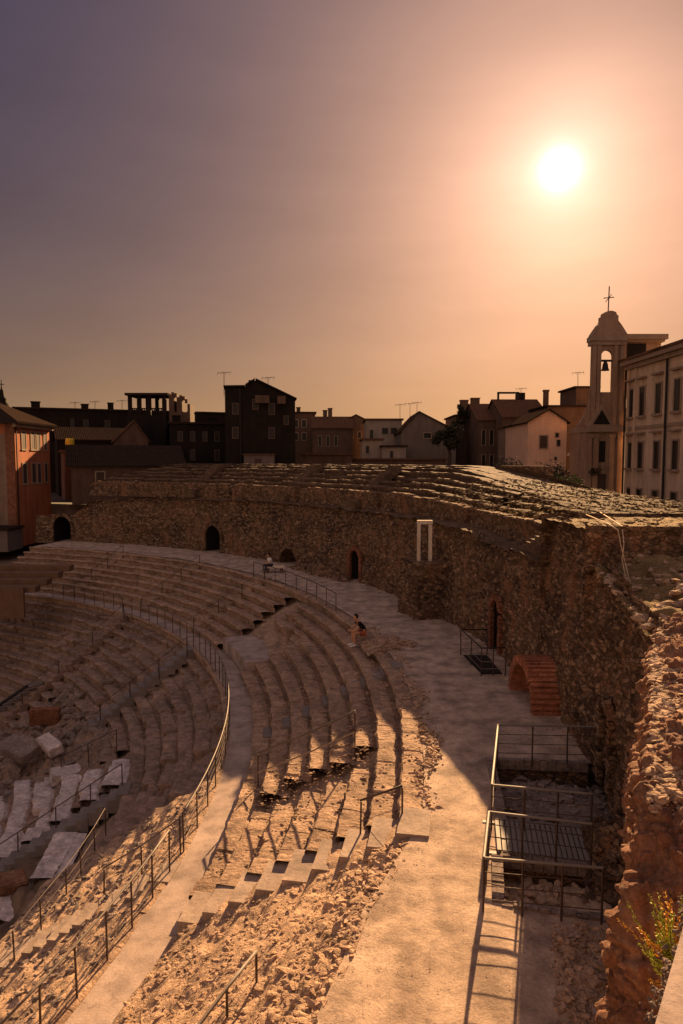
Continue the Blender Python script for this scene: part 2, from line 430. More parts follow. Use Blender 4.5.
# ------------------------------------------------------------------ world, sun, camera
def make_world():
    w = bpy.data.worlds.new('World'); SC.world = w; w.use_nodes = True
    nt = w.node_tree; nt.nodes.clear()
    out = N(nt, 'ShaderNodeOutputWorld'); bg = N(nt, 'ShaderNodeBackground')
    nt.links.new(bg.outputs[0], out.inputs[0])
    k = 1 / 2 ** EXPO
    sky = N(nt, 'ShaderNodeTexSky', sky_type='NISHITA')
    sky.sun_disc = False
    sky.sun_elevation = SUN_EL; sky.sun_rotation = SUN_AZ
    sky.dust_density = 4; sky.air_density = 1.5
    tc = N(nt, 'ShaderNodeTexCoord')
    nrm = N(nt, 'ShaderNodeVectorMath', operation='NORMALIZE'); nt.links.new(tc.outputs['Generated'], nrm.inputs[0])
    d = ray(560, 169).normalized()
    dt = N(nt, 'ShaderNodeVectorMath', operation='DOT_PRODUCT'); nt.links.new(nrm.outputs[0], dt.inputs[0]); dt.inputs[1].default_value = d
    ang = math_n(nt, 'ARCCOSINE', math_n(nt, 'MINIMUM', dt.outputs['Value'], 0.999999))
    deg = math_n(nt, 'MULTIPLY', ang, 180 / math.pi)
    sp = N(nt, 'ShaderNodeSeparateXYZ'); nt.links.new(nrm.outputs[0], sp.inputs[0])
    el = math_n(nt, 'MULTIPLY', math_n(nt, 'ARCSINE', sp.outputs['Z']), 180 / math.pi)
    el = math_n(nt, 'MAXIMUM', el, 0.0)
    def layer(val, col):
        m = N(nt, 'ShaderNodeVectorMath', operation='SCALE'); m.inputs[0].default_value = tuple(c * k for c in col)
        nt.links.new(val, m.inputs['Scale']); return m.outputs[0]
    def expo(x, wdt, p=1):
        q = math_n(nt, 'DIVIDE', x, wdt)
        if p == 2: q = math_n(nt, 'MULTIPLY', q, q)
        return math_n(nt, 'EXPONENT', math_n(nt, 'MULTIPLY', q, -1.0))
    one = math_n(nt, 'ADD', 0.0, 1.0)
    # unseen warm sky glow added overhead and opposite the sun to lift shade
    high = N(nt, 'ShaderNodeMapRange', interpolation_type='SMOOTHSTEP'); high.inputs[1].default_value = 42; high.inputs[2].default_value = 75
    nt.links.new(el, high.inputs[0])
    anti = N(nt, 'ShaderNodeMapRange', interpolation_type='SMOOTHSTEP'); anti.inputs[1].default_value = 55; anti.inputs[2].default_value = 110
    nt.links.new(deg, anti.inputs[0])
    lay = [layer(one, (0.012, 0.02, 0.066)),
           layer(expo(deg, 11.5), (0.9, 0.53, 0.33)),
           layer(expo(el, 8.5), (0.2, 0.11, 0.004)),
           layer(math_n(nt, 'MULTIPLY', expo(el, 8.0), expo(deg, 38.0)), (0.55, 0.31, 0.09)),
           layer(expo(deg, 2.2), (0.36, 0.5, 0.52)),
           layer(expo(deg, 1.05, 2), (1.3, 1.4, 1.4)),
           layer(high.outputs[0], (0.27, 0.205, 0.2)),
           layer(anti.outputs[0], (0.37, 0.25, 0.18))]
    nm = N(nt, 'ShaderNodeVectorMath', operation='MULTIPLY'); nt.links.new(sky.outputs[0], nm.inputs[0])
    nm.inputs[1].default_value = (0.008 * k, 0.005 * k, 0.004 * k)
    acc = nm.outputs[0]
    for l in lay:
        a = N(nt, 'ShaderNodeVectorMath', operation='ADD')
        nt.links.new(acc, a.inputs[0]); nt.links.new(l, a.inputs[1]); acc = a.outputs[0]
    # faint uneven haze
    hm = N(nt, 'ShaderNodeMapping'); hm.inputs['Scale'].default_value = (1.2, 1.2, 5.0); nt.links.new(nrm.outputs[0], hm.inputs[0])
    hz = noise(nt, hm.outputs[0], 2.2, 5, 0.55)
    acc = mixc(nt, 1.0, acc, ramp(nt, hz, [(0.3, 0.93), (0.7, 1.07)]), 'MULTIPLY')
    nt.links.new(acc, bg.inputs['Color'])
    bg.inputs['Strength'].default_value = 1.0

make_world()
sd = bpy.data.lights.new('sun', 'SUN'); sd.energy = 5.0; sd.angle = RAD(0.6); sd.color = (1.0, 0.61, 0.29)
so = link(bpy.data.objects.new('sun', sd))
sdir = Vector((math.sin(SUN_AZ) * math.cos(SUN_EL), math.cos(SUN_AZ) * math.cos(SUN_EL), math.sin(SUN_EL)))
so.rotation_euler = sdir.to_track_quat('Z', 'Y').to_euler(); so.location = (10, 30, 60)
cd = bpy.data.cameras.new('camera'); cam = link(bpy.data.objects.new('camera', cd))
cd.sensor_fit = 'VERTICAL'; cd.sensor_height = 36; cd.sensor_width = 24; cd.lens = 36 * F / 1024
cd.clip_end = 3000; cd.clip_start = 0.05
cam.location = (0, 0, H); cam.rotation_euler = (RAD(90) - TILT, 0, 0)
SC.camera = cam
vs = SC.view_settings
vs.view_transform = 'Standard'; vs.look = 'None'; vs.exposure = EXPO; vs.gamma = 1; vs.use_curve_mapping = False
SC.render.engine = 'CYCLES'
SC.cycles.max_bounces = 5; SC.cycles.diffuse_bounces = 3
SC.cycles.use_denoising = True

# ------------------------------------------------------------------ profile of the cavea
UR0, UR1, UN = 35.0, 40.4, 8            # upper tier
UDR = (UR1 - UR0) / UN; UDZ = -Z1 / (UN + 0)
LR1 = 34.1; LDR, LDZ = 0.68, 0.42
LS = LDZ / LDR
def lz(R): return Z1 - LS * (LR1 - R)
def upper_z(R):                          # tread height in the upper tier
    k = np.ceil((UR1 - R) / UDR - 1e-9)
    return np.clip(-k * UDZ + UDZ * 0.0, Z1 + UDZ, 0)
def lower_z(R):
    k = np.ceil((LR1 - R) / LDR - 1e-9)
    return Z1 - np.maximum(k, 0) * LDZ

# ------------------------------------------------------------------ polar sheets (setting)
def polar_sheet(name, R0, R1, t0, t1, zf, mat, dr, ds, hole=None, amp=0.02, seed=3, parent=None, nscale=0.9, inner=None):
    nr = max(2, int((R1 - R0) / dr) + 1); nt_ = max(2, int(RAD(t1 - t0) * (R0 + R1) / 2 / ds) + 1)
    r = np.linspace(R0, R1, nr); t = np.linspace(t0, t1, nt_)
    T, Rr = np.meshgrid(t, r, indexing='ij')
    if inner: Rr = inner(T) + (Rr - R0) * (R1 - inner(T)) / (R1 - R0)
    a = np.radians(T)
    X = CX + Rr * np.cos(a); Y = CY + Rr * np.sin(a)
    Z = zf(Rr, T) if callable(zf) else np.full_like(X, zf)
    p = np.stack([X.ravel(), Y.ravel(), Z.ravel()], 1)
    p[:, 2] += amp * fbm(p * nscale, 5, seed)
    fq = grid_faces(nt_, nr)
    if hole is not None:
        c = p[fq].mean(1)
        Rc = np.hypot(c[:, 0] - CX, c[:, 1] - CY); Tc = np.degrees(np.arctan2(c[:, 1] - CY, c[:, 0] - CX))
        fq = fq[~hole(Rc, Tc)]
    return np_mesh(name, p, fq[:, ::-1], mat, parent)

def r_in(T): return np.interp(T, [-26, -14, -9.5], [39.3, 39.55, 40.25])
PIT_A = (41.95, 44.6, -9.4, -5.3); PIT_B = (41.8, 44.6, -13.1, -11.1)
def in_pit(R, T):
    m = np.zeros_like(R, bool)
    for (a, b, c, d) in (PIT_A, PIT_B):
        m |= (R > a) & (R < b) & (T > c) & (T < d)
    return m
struct(polar_sheet('walkway', 40.25, 46.8, -26, 74, 0.0, M['walk'], 0.1, 0.1, in_pit, 0.035, inner=r_in))
struct(polar_sheet('lower_walkway', 33.95, 35.2, -26, 74, Z1, M['path'], 0.12, 0.14, None, 0.015))
o = polar_sheet('orchestra_floor', 0.5, 23.5, -60, 110, -10.4, M['orch'], 0.4, 0.4, None, 0.25, 5, nscale=0.6); struct(o)
# the town's ground reaches the horizon round the sunken theatre
def town():
    r = np.array([54.2, 55, 58, 70, 90, 140, 260, 600, 2500]); t = np.linspace(-180, 180, 181)
    T, Rr = np.meshgrid(t, r, indexing='ij'); a = np.radians(T)
    p = np.stack([(CX + Rr * np.cos(a)).ravel(), (CY + Rr * np.sin(a)).ravel(), np.full(T.size, 2.9)], 1)
    return struct(np_mesh('town_ground', p, grid_faces(181, 9)[:, ::-1], M['town']))
town()
def earth_fill():                 # earth under everything, below the seats
    def zf(R, T):
        z = np.interp(R, [20, 23, 34, 35.3, 40.4, 41, 53.5, 54.5], [-11.2, -10.9, -4.6, -3.9, -1.9, -1.9, -1.9, 2.7])
        return z
    return struct(polar_sheet('ground', 20, 54.5, -60, 180, zf, M['orch'], 1.0, 1.5, None, 0.1))
earth_fill()

# ------------------------------------------------------------------ rocks
def rock_templates(n=8, sub=1):
    out = []
    for k in range(n):
        bm = bmesh.new(); bmesh.ops.create_icosphere(bm, subdivisions=sub, radius=1)
        v = np.array([p.co[:] for p in bm.verts]); f = np.array([[q.index for q in p.verts] for p in bm.faces])
        bm.free()
        v = v * (1 + 0.45 * vnoise(v * 1.3 + 10 * k, k)[:, None]) + 0.12 * rng.normal(size=v.shape)
        # clip a few planes so stones show facets
        for _ in range(5):
            nrm = rng.normal(size=3); nrm /= np.linalg.norm(nrm); d = 0.62
            s = v @ nrm
            v = v - np.where(s > d, s - d, 0)[:, None] * nrm
        out.append((v, f))
    return out
ROCKS = rock_templates()
def rock_cloud(pos, size, flat=0.5, align=None, sink=0.2):
    """one numpy mesh of many stones: pos (n,3), size (n,)"""
    VV, FF = [], []; off = 0
    n = len(pos)
    which = rng.integers(0, len(ROCKS), n)
    for k, (v, f) in enumerate(ROCKS):
        idx = np.nonzero(which == k)[0]
        if not len(idx): continue
        m = len(idx)
        ang = rng.uniform(0, 2 * math.pi, m) if align is None else align[idx] + rng.normal(0, 0.25, m)
        sc = np.stack([size[idx] * rng.uniform(0.8, 1.5, m), size[idx] * rng.uniform(0.5, 0.9, m), size[idx] * flat * rng.uniform(0.6, 1.3, m)], 1)
        q = v[None] * sc[:, None]
        tx, ty = rng.normal(0, 0.22, m), rng.normal(0, 0.22, m)
        c, s = np.cos(tx)[:, None], np.sin(tx)[:, None]
        q = np.stack([q[..., 0], q[..., 1] * c - q[..., 2] * s, q[..., 1] * s + q[..., 2] * c], -1)
        c, s = np.cos(ty)[:, None], np.sin(ty)[:, None]
        q = np.stack([q[..., 0] * c + q[..., 2] * s, q[..., 1], -q[..., 0] * s + q[..., 2] * c], -1)
        c, s = np.cos(ang)[:, None], np.sin(ang)[:, None]
        q = np.stack([q[..., 0] * c - q[..., 1] * s, q[..., 0] * s + q[..., 1] * c, q[..., 2]], -1)
        q = q + pos[idx][:, None]
        q[..., 2] += (size[idx] * flat * (0.5 - sink))[:, None]
        VV.append(q.reshape(-1, 3)); FF.append((f[None] + (np.arange(m) * len(v))[:, None, None] + off).reshape(-1, 3)); off += m * len(v)
    return np.concatenate(VV), np.concatenate(FF)
def stuff(o):
    o['kind'] = 'stuff'; return o
def polar_pts(n, R0, R1, t0, t1):
    R = np.sqrt(rng.uniform(R0 ** 2, R1 ** 2, n)); T = rng.uniform(t0, t1, n)
    a = np.radians(T)
    return R, T, CX + R * np.cos(a), CY + R * np.sin(a)
def sizes(n, lo, hi, p=2.2):
    return lo + (hi - lo) * rng.uniform(0, 1, n) ** p

# ------------------------------------------------------------------ seat rows
def seat_row(name, Rf, dR, z, dz, t0, t1, mat, parent, zmod=None, *, blk=(0.5, 1.3), jit=0.03, miss=0.05, ero=0.03, step=0.1, seed=0, gaps=()):
    r_ = np.random.default_rng(seed + 1000)
    S0, S1 = RAD(t0) * Rf, RAD(t1) * Rf
    s = S0; cols = []                       # arc position, radial off, z off, joint
    while s < S1:
        L = r_.uniform(*blk); e = min(s + L, S1)
        o_r, o_z = r_.normal(0, jit), r_.normal(0, jit * 0.5)
        if r_.random() < miss: o_r += r_.uniform(0.12, 0.4) * dR / 0.67; o_z -= r_.uniform(0.03, 0.16)
        tl = r_.normal(0, 0.012)
        n = max(2, int((e - s) / step))
        g = 0.012 + 0.012 * r_.random()
        for q in np.linspace(s + g, e - g, n):
            cols.append((q, o_r, o_z + tl * (q - s), 0))
        cols.append((e, o_r, o_z, 1))
        s = e
    c = np.array(cols)
    a = c[:, 0] / Rf
    prof = np.array([(0.1, -dz - 0.1, 0), (0.09, -dz * 0.62, .8), (0.04, -dz * 0.35, 1), (-0.015, -0.06, 1), (0.03, 0.012, 1), (dR * 0.3, 0.012, .7), (dR * 0.55, 0.0, .6), (dR * 0.8, -0.02, .5), (dR * .93, -.07, .3), (dR + 0.2, -0.1, 0.2)])
    Rr = Rf + prof[None, :, 0] + c[:, 1:2] * prof[None, :, 2]
    Z = z + prof[None, :, 1] + c[:, 2:3] * np.minimum(prof[None, :, 2] + 0.2, 1)
    Rr = Rr + c[:, 3:4] * 0.02 * (prof[None, :, 2] > 0.5) ; Z = Z - c[:, 3:4] * 0.014 * (prof[None, :, 2] > 0.3)
    A = np.repeat(a[:, None], len(prof), 1)
    p = np.stack([(CX + Rr * np.cos(A)).ravel(), (CY + Rr * np.sin(A)).ravel(), Z.ravel()], 1)
    if zmod is not None: p[:, 2] = zmod(p[:, 2], np.degrees(A).ravel())
    e1 = fbm(p * 2.2, 4, seed); e2 = fbm(p * 7.5, 3, seed + 5)
    wgt = np.tile(prof[:, 2], len(c))
    rad = np.stack([np.cos(A).ravel(), np.sin(A).ravel()], 1)
    p[:, :2] += rad * ((e1 * 1.3 + e2 * 0.7) * ero * wgt)[:, None]
    p[:, 2] += (fbm(p * 1.6 + 40, 4, seed + 9) * 1.2 + e2 * 0.5) * ero * np.minimum(wgt + .2, 1)
    fq = grid_faces(len(c), len(prof))
    if gaps:
        cT = np.degrees(A.ravel()[fq].mean(1)); keep = np.ones(len(fq), bool)
        for g0, g1 in gaps: keep &= ~((cT > g0) & (cT < g1))
        fq = fq[keep]
    return np_mesh(name, p, fq, mat, parent, False)

def stairway(parent, R0, z0, R1, z1, th, width, mat, n, name='stairway', lift=0.03):
    """radial flight from (R0,z0) low inner end to (R1,z1) high outer end"""
    st = empty(name, (0, 0, 0)); st.parent = parent
    st.matrix_parent_inverse = Matrix.Translation(parent.location).inverted()
    vv = MB()
    for k in range(n):
        ra = R0 + (R1 - R0) * k / n; rb = R0 + (R1 - R0) * (k + 1) / n
        zt = z0 + (z1 - z0) * (k + 1) / n + lift + random.uniform(-.012, .012)
        hw = width / 2 + random.uniform(-.04, .03)
        def q(R, s, z): 
            p = P(R, th, z); t = Vector((-math.sin(RAD(th)), math.cos(RAD(th)), 0)); return p + t * s
        j = random.uniform(-.02, .02)
        m = MB(); b = [q(ra - .02 + j, -hw, zt - .5), q(rb + .03, -hw, zt - .5), q(rb + .03, hw, zt - .5), q(ra - .02 + j, hw, zt - .5)]
        t = [q(ra - .02 + j, -hw, zt), q(rb + .03, -hw, zt + .005), q(rb + .03, hw, zt), q(ra - .02 + j, hw, zt + .005)]
        m.hexa(b, t); m.build('step', mat, st)
    return st

# upper tier -------------------------------------------------------
ut = thing('seating_tier', 'upper tier of worn stone seat rows between the two curved walkways', 'seating', P(37.7, 30, Z1))
UGAP = {}
for i in range(UN):
    Rf = UR1 - (i + 1) * UDR; z = -i * UDZ - UDZ * 0.0
    z = -(i + 1) * UDZ + UDZ
    # the broken bay by the flat landing
    gaps = [(-4.3 - .3 * (i % 2), -2.6 + .25 * (i % 3))] if 2 <= i <= 6 else []
    if i >= 4: gaps.append((18.6, 26.5))
    elif i >= 1: gaps.append((24.6, 27.2))
    seat_row('seat_row', Rf, UDR, z - 0.02 if i == 0 else z, UDZ, -9.35, 74, M['seat'], ut, jit=0.02, miss=0.018, ero=0.05, seed=i, gaps=gaps, step=0.08, blk=(.5, 2.2))
p, f, _ = (None, None, None)
# stairs of the upper tier
stairway(ut, 35.1, Z1, 40.4, 0.0, -9.9, 1.1, M['stair'], 9, lift=.06)
stairway(ut, 35.0, Z1, 40.4, 0.0, 5.8, 0.9, M['grey_stair'], 15)
stairway(ut, 35.0, Z1, 40.4, 0.0, 34.5, 1.0, M['seat'], 15)
stairway(ut, 35.0, Z1, 40.4, 0.0, 46.5, 1.0, M['seat'], 15)
stairway(ut, 35.0, Z1, 40.4, 0.0, 60, 1.0, M['seat'], 15)
# landing slab
def polar_block(mb, R0, R1, t0, t1, z0, z1, n=8):
    for k in range(n):
        a, b = t0 + (t1 - t0) * k / n, t0 + (t1 - t0) * (k + 1) / n
        mb.hexa([P(R0, a, z0), P(R1, a, z0), P(R1, b, z0), P(R0, b, z0)], [P(R0, a, z1), P(R1, a, z1), P(R1, b, z1), P(R0, b, z1)])
mb = MB(); polar_block(mb, 35.25, 37.95, 18.3, 26.2, Z1 - .4, -2.02); mb.build('landing', M['path'], ut)

# lower tier -------------------------------------------------------
lt = thing('seating_tier', 'lower tier of brown basalt seat rows below the curved metal railing', 'seating', P(30, 30, -6))
NL = 16
for i in range(NL):
    Rf = LR1 - (i + 1) * LDR; z = Z1 - (i + 1) * LDZ + LDZ * .0
    t0 = 1.0 if i < 6 else 19
    if i >= 8: t0 = 42
    seat_row('seat_row', Rf, LDR, z, LDZ, t0, 76, M['lower_seat'], lt, jit=0.04, miss=0.08, ero=0.05, seed=40 + i, step=0.11)
stairway(lt, 28.5, lz(28.5), 33.9, Z1, 28.3, 0.9, M['grey_stair'], 15)
stairway(lt, 26.0, lz(26), 34.1, Z1, 46, 1.0, M['lower_seat'], 20)
stairway(lt, 29.2, lz(29.2), 34.1, Z1, -7.2, 0.9, M['stair'], 14)
# kerb that carries the railing
seat_row('kerb', 33.85, 0.3, Z1 + .03, .4, -24, 70, M['seat'], lt, jit=.02, miss=.02, ero=.02, seed=90)

# rubble slopes ----------------------------------------------------
def slope_sheet(name, R0, R1, t0, t1, z0, z1, mat, amp, label, cat, seed, d=0.06, stepN=None, outer=None):
    nr = int((R1 - R0) / d) + 1; nt_ = int(RAD(t1 - t0) * (R0 + R1) / 2 / d) + 1
    T, Rr = np.meshgrid(np.linspace(t0, t1, nt_), np.linspace(R0, R1, nr), indexing='ij')
    Rq = Rr if outer is None else R0 + (Rr - R0) * (outer(T) + .12 - R0) / (R1 - R0)
    a = np.radians(T); X = CX + Rq * np.cos(a); Y = CY + Rq * np.sin(a)
    u = (Rr - R0) / (R1 - R0)
    if stepN:
        su = u * stepN + 0.5 * fbm(np.stack([X.ravel() * .5, Y.ravel() * .5, 0 * X.ravel()], 1), 3, seed).reshape(X.shape)
        st = np.floor(su) + np.clip((su - np.floor(su) ) * 2.6, 0, 1)
        u = 0.45 * u + 0.55 * np.clip(st / stepN, 0, 1)
    Z = z0 + (z1 - z0) * u
    p = np.stack([X.ravel(), Y.ravel(), Z.ravel()], 1)
    b, val = stones(p, 4.2, 1.0, seed)
    ed = np.minimum(1, np.minimum(np.minimum((Rr - R0), (R1 - Rr)).ravel() / 0.3, 1))
    p[:, 2] += amp * fbm(p * 1.1, 4, seed) * 2.2 * ed + amp * 0.55 * b * (val - .2) * ed + amp * .5 * fbm(p * 6, 3, seed + 3)
    return p, grid_faces(nt_, nr), (Rr, T)
p, f, _ = slope_sheet('', 35.0, 40.5, -25, -9.3, Z1, 0.0, None, 0.05, '', '', 21, 0.04, 7, r_in)
rs = stuff(np_mesh('rubble_slope', p, f[:, ::-1], M['rubble']))
tag(rs, 'slope of collapsed sunlit rubble between the concrete steps and the lower walkway', 'rubble')
pf, ff, _ = slope_sheet('', 35.0, 40.4, -9.8, 74, Z1 - .2, -.28, None, .12, '', '', 23, .1)
stuff(np_mesh('rubble_core', pf, ff[:, ::-1], M['seat'], ut))
pf, ff, _ = slope_sheet('', 28.6, 34.1, 0.5, 76, lz(28.6) - .6, Z1 - .45, None, .1, '', '', 24, .16)
stuff(np_mesh('rubble_core', pf, ff[:, ::-1], M['lower_seat'], lt))
# loose stones on it
n = 9000
R, T, X, Y = polar_pts(n, 35.1, 40.2, -22, -10.8)
R = np.minimum(R, r_in(T) + rng.normal(0, .06, n))
edge_ = rng.random(n) < .22; R = np.where(edge_, r_in(T) - np.abs(rng.normal(0, .45, n)), R)
X = CX + R * np.cos(np.radians(T)); Y = CY + R * np.sin(np.radians(T))
tree_z = np.interp((R - 35) / 5.5, [0, 1], [Z1, 0])
i_near = ((np.floor((T + 25) / (15.7) * 1)).astype(int))
from mathutils.kdtree import KDTree
def drop(p, X, Y):
    kd = KDTree(len(p))
    for i, q in enumerate(p): kd.insert((q[0], q[1], 0), i)
    kd.balance()
    return np.array([p[kd.find((x, y, 0))[1]][2] for x, y in zip(X, Y)])
Zs = drop(p, X, Y)
V, FQ = rock_cloud(np.stack([X, Y, Zs], 1), np.where(edge_, sizes(n, .02, .15, 2.6), sizes(n, 0.012, 0.1, 5.0)), 0.34, None, 0.35)
o = stuff(np_mesh('loose_stones', V, FQ, M['rubble'], None, False)); tag(o, 'loose sunlit stones strewn over the collapsed rubble slope', 'rubble')
# chips on the sunlit and near upper rows
n = 4200
R, T, X, Y = polar_pts(n, 35.05, 40.35, -8.2, 12)
ok = (np.abs(T - 5.8) > .8)
R, T, X, Y = R[ok], T[ok], X[ok], Y[ok]
Zs = upper_z(R + 0.02) + UDZ
Zs = -(np.ceil((UR1 - R) / UDR) - 1) * UDZ
sz = sizes(len(R), 0.012, 0.075, 3.2)
V, FQ = rock_cloud(np.stack([X, Y, Zs], 1), sz, 0.4, np.radians(T) , 0.3)
o = stuff(np_mesh('stone_chips', V, FQ, M['rubble'], None, False)); tag(o, 'stone chips scattered on the treads of the upper seat rows', 'rubble')
# rubble edge between rows and walkway
n = 1500
R, T, X, Y = polar_pts(n, 39.9, 40.9, -9.2, 14)
Rw = 40.35 + 0.2 * np.sin(T * 1.1) + rng.normal(0, .13, n)
a = np.radians(T); X = CX + Rw * np.cos(a); Y = CY + Rw * np.sin(a)
V, FQ = rock_cloud(np.stack([X, Y, np.where(Rw > 40.25, 0.0, -.05)], 1), sizes(n, 0.02, 0.12, 3.0), 0.5)
o = stuff(np_mesh('edge_stones', V, FQ, M['rubble'], None, False)); tag(o, 'broken stone edging along the inner side of the upper walkway', 'rubble')
n = 4200
R, T, X, Y = polar_pts(n, 39.7, 44.3, -22, 22)
wall_side = rng.random(n) < .35
R = np.where(wall_side, 44.2 - np.abs(rng.normal(0, .35, n)), np.where(rng.random(n) < .5, r_in(T) + np.abs(rng.normal(0, .5, n)), R))
keep = (R > r_in(T)) & ~in_pit(R, T) & ~((T > -13.3) & (T < -5) & (R > 41.6)); R, T = R[keep], T[keep]; ws = wall_side[keep]; n = len(R)
a = np.radians(T); X = CX + R * np.cos(a); Y = CY + R * np.sin(a)
V, FQ = rock_cloud(np.stack([X, Y, np.full(n, .012)], 1), np.where(ws, sizes(n, .008, .06, 3.2), sizes(n, .003, .014, 2.5)), .5)
o = stuff(np_mesh('gravel', V, FQ, M['rubble'], None, False)); tag(o, 'fine gravel and grit drifted over the upper walkway', 'gravel')
# lower sunlit slope under the railing
p, f, _ = slope_sheet('', 28.2, 33.9, -26, 1.5, lz(28.2), Z1 - .05, None, 0.07, '', '', 31, 0.06, 8)
ls = stuff(np_mesh('rubble_slope', p, f[:, ::-1], M['rubble'])); tag(ls, 'stony slope of ruined seats below the curved railing', 'rubble')
n = 2600
R, T, X, Y = polar_pts(n, 28.4, 33.8, -24, 1)
V, FQ = rock_cloud(np.stack([X, Y, drop(p, X, Y)], 1), sizes(n, 0.02, 0.13, 3.2), 0.5)
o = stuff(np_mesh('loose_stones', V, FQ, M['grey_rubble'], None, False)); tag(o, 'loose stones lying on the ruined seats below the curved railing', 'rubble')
# rubble in the hollow of the lower cavea
p, f, _ = slope_sheet('', 21.0, 29.4, 18, 43.5, lz(21.6)-.4, lz(29.2) - .25, None, 0.3, '', '', 51, 0.1)
o = stuff(np_mesh('rubble_slope', p, f[:, ::-1], M['lower_seat'])); tag(o, 'hollow of brown earth and rubble beside the marble seats', 'rubble')
n = 500
R, T, X, Y = polar_pts(n, 22.5, 29.2, 24, 42)
V, FQ = rock_cloud(np.stack([X, Y, drop(p, X, Y)], 1), sizes(n, 0.08, 0.45, 2.4), 0.6)
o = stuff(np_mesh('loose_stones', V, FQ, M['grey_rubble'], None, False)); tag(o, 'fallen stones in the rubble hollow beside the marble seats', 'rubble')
p, f, _ = slope_sheet('', 21.0, 28.4, -26, 11, -10.8, lz(28.3) - .1, None, 0.25, '', '', 61, 0.12)
o = stuff(np_mesh('rubble_slope', p, f[:, ::-1], M['orch'])); tag(o, 'dark earth slope at the foot of the lower seats', 'earth')

# marble rows ------------------------------------------------------
mt_ = thing('marble_seating', 'white marble seat rows restored beside the radial railing', 'seating', P(26, 14, -8))
for i, Rf in enumerate((29.0, 27.95, 26.9, 25.85, 24.8, 23.75, 22.7)):
    z = lz(30.0) - .02 - i * 1.05 * LS
    t0 = 11.0 + random.uniform(-.3, .3); t1 = (15.6, 17, 19.5, 23.5, 26.5, 27, 28)[i]
    seat_row('marble_row', Rf + .14, .8, z, 1.05 * LS, t0, t1, M['marble'], mt_, blk=(0.7, 1.7), jit=0.05, miss=0.08, ero=0.03, seed=70 + i, step=.08)
    seat_row('footing_row', Rf - .06, 1.05, z - .3, 1.05 * LS, t0 + .3, t1 + 1.5, M['lower_seat'], mt_, blk=(0.7, 1.7), jit=0.05, miss=0.08, ero=0.05, seed=170 + i, step=.1)
stairway(mt_, 23.5, lz(23.8), 30.2, lz(30.1), 9.7, 1.0, M['grey_stair'], 18)
mt2 = thing('marble_seating', 'white marble slab row in front of the grey radial steps', 'seating', P(28.4, 5, -7))
seat_row('marble_row', 27.6, .95, lz(28.2), 0.6, 2.6, 8.3, M['marble'], mt2, blk=(1.0, 1.8), jit=0.05, miss=0.0, ero=0.05, seed=88, step=.08)
seat_row('marble_row', 26.4, .9, lz(27.0), 0.6, .5, 4.3, M['marble'], mt2, blk=(1.0, 1.8), jit=0.05, miss=0.0, ero=0.05, seed=89, step=.08)
def slab(px, py, z, L, W, Ht, rz, tilt, mat, label, name='marble_block', cat='stone block'):
    bm = bmesh.new(); bmesh.ops.create_cube(bm, size=1)
    bmesh.ops.scale(bm, vec=(L, W, Ht), verts=bm.verts)
    bmesh.ops.bevel(bm, geom=bm.edges[:], offset=0.05, segments=2, affect='EDGES')
    bmesh.ops.subdivide_edges(bm, edges=bm.edges[:], cuts=2, use_grid_fill=True)
    for v in bm.verts: v.co += Vector((random.gauss(0, .012), random.gauss(0, .012), random.gauss(0, .012)))
    me = bpy.data.meshes.new(name); bm.to_mesh(me); bm.free(); me.materials.append(mat)
    o = link(bpy.data.objects.new(name, me)); o.location = at_z(px, py, z); o.rotation_euler = (tilt, tilt * .5, rz)
    return tag(o, label, cat)
slab(50, 745, -6.85, 1.6, 0.7, 0.5, -0.75, 0.25, M['marble'], 'tilted pale marble block lying alone in the rubble hollow')
slab(20, 748, -7.1, 2.2, 1.4, 0.45, -0.5, 0.18, M['grey_rubble'], 'large sloping brownish grey slab left of the tilted pale block')
slab(66, 775, -6.9, 1.3, 0.9, 0.5, 0.5, 0.1, M['marble'], 'small pale block under the short railing beside the marble rows')
slab(8, 884, -6.9, 1.1, 0.7, 0.5, 0.7, 0.3, M['red_wall'], 'reddish stone block by the lower end of the radial railing')
slab(45, 716, -6.6, 1.6, 0.5, 0.9, 0.2, 0.05, M['brick'], 'low reddish brick stub in the hollow below the seat rows', 'brick_stub', 'ruin')

# ------------------------------------------------------------------ great wall
WR = 44.4
def theta_at(px, R):
    k = (px - 341.5) / F
    Y = 70.0
    for _ in range(60):
        X = k * Y; r = math.hypot(X - CX, Y - CY)
        Y += (R - r) * .6
    return math.degrees(math.atan2(Y - CY, k * Y - CX))
OPEN = [  # theta, half width, spring height, depth, brick
    (theta_at(613, WR), 0.34, 1.5, 3.0, False), (theta_at(498, WR), 0.42, 1.65, 3.0, True), (theta_at(355, WR), 0.6, 1.35, 3.0, True), (theta_at(212, WR), 0.95, 1.25, 3.0, False), (theta_at(61, WR), 1.0, 1.3, 3.0, False), (theta_at(288, WR), 1.1, .05, 2.0, False)]
def wall_top(T):
    return np.interp(T, [-14, -12, -10.6, -8.5, -6.5, -5, -3.6, 1.5, 1.65, 9, 12, 45, 62, 70, 73, 80],
                     [4.2, 4.25, 4.3, 4.45, 4.75, 5.2, 5.7, 5.7, 4.22, 4.22, 4.45, 4.4, 4.1, 3.8, 2.5, 2.2])
gw = thing('theatre_wall', 'great curved lava stone wall with arched openings behind the upper walkway', 'wall', P(WR, 20, 0))
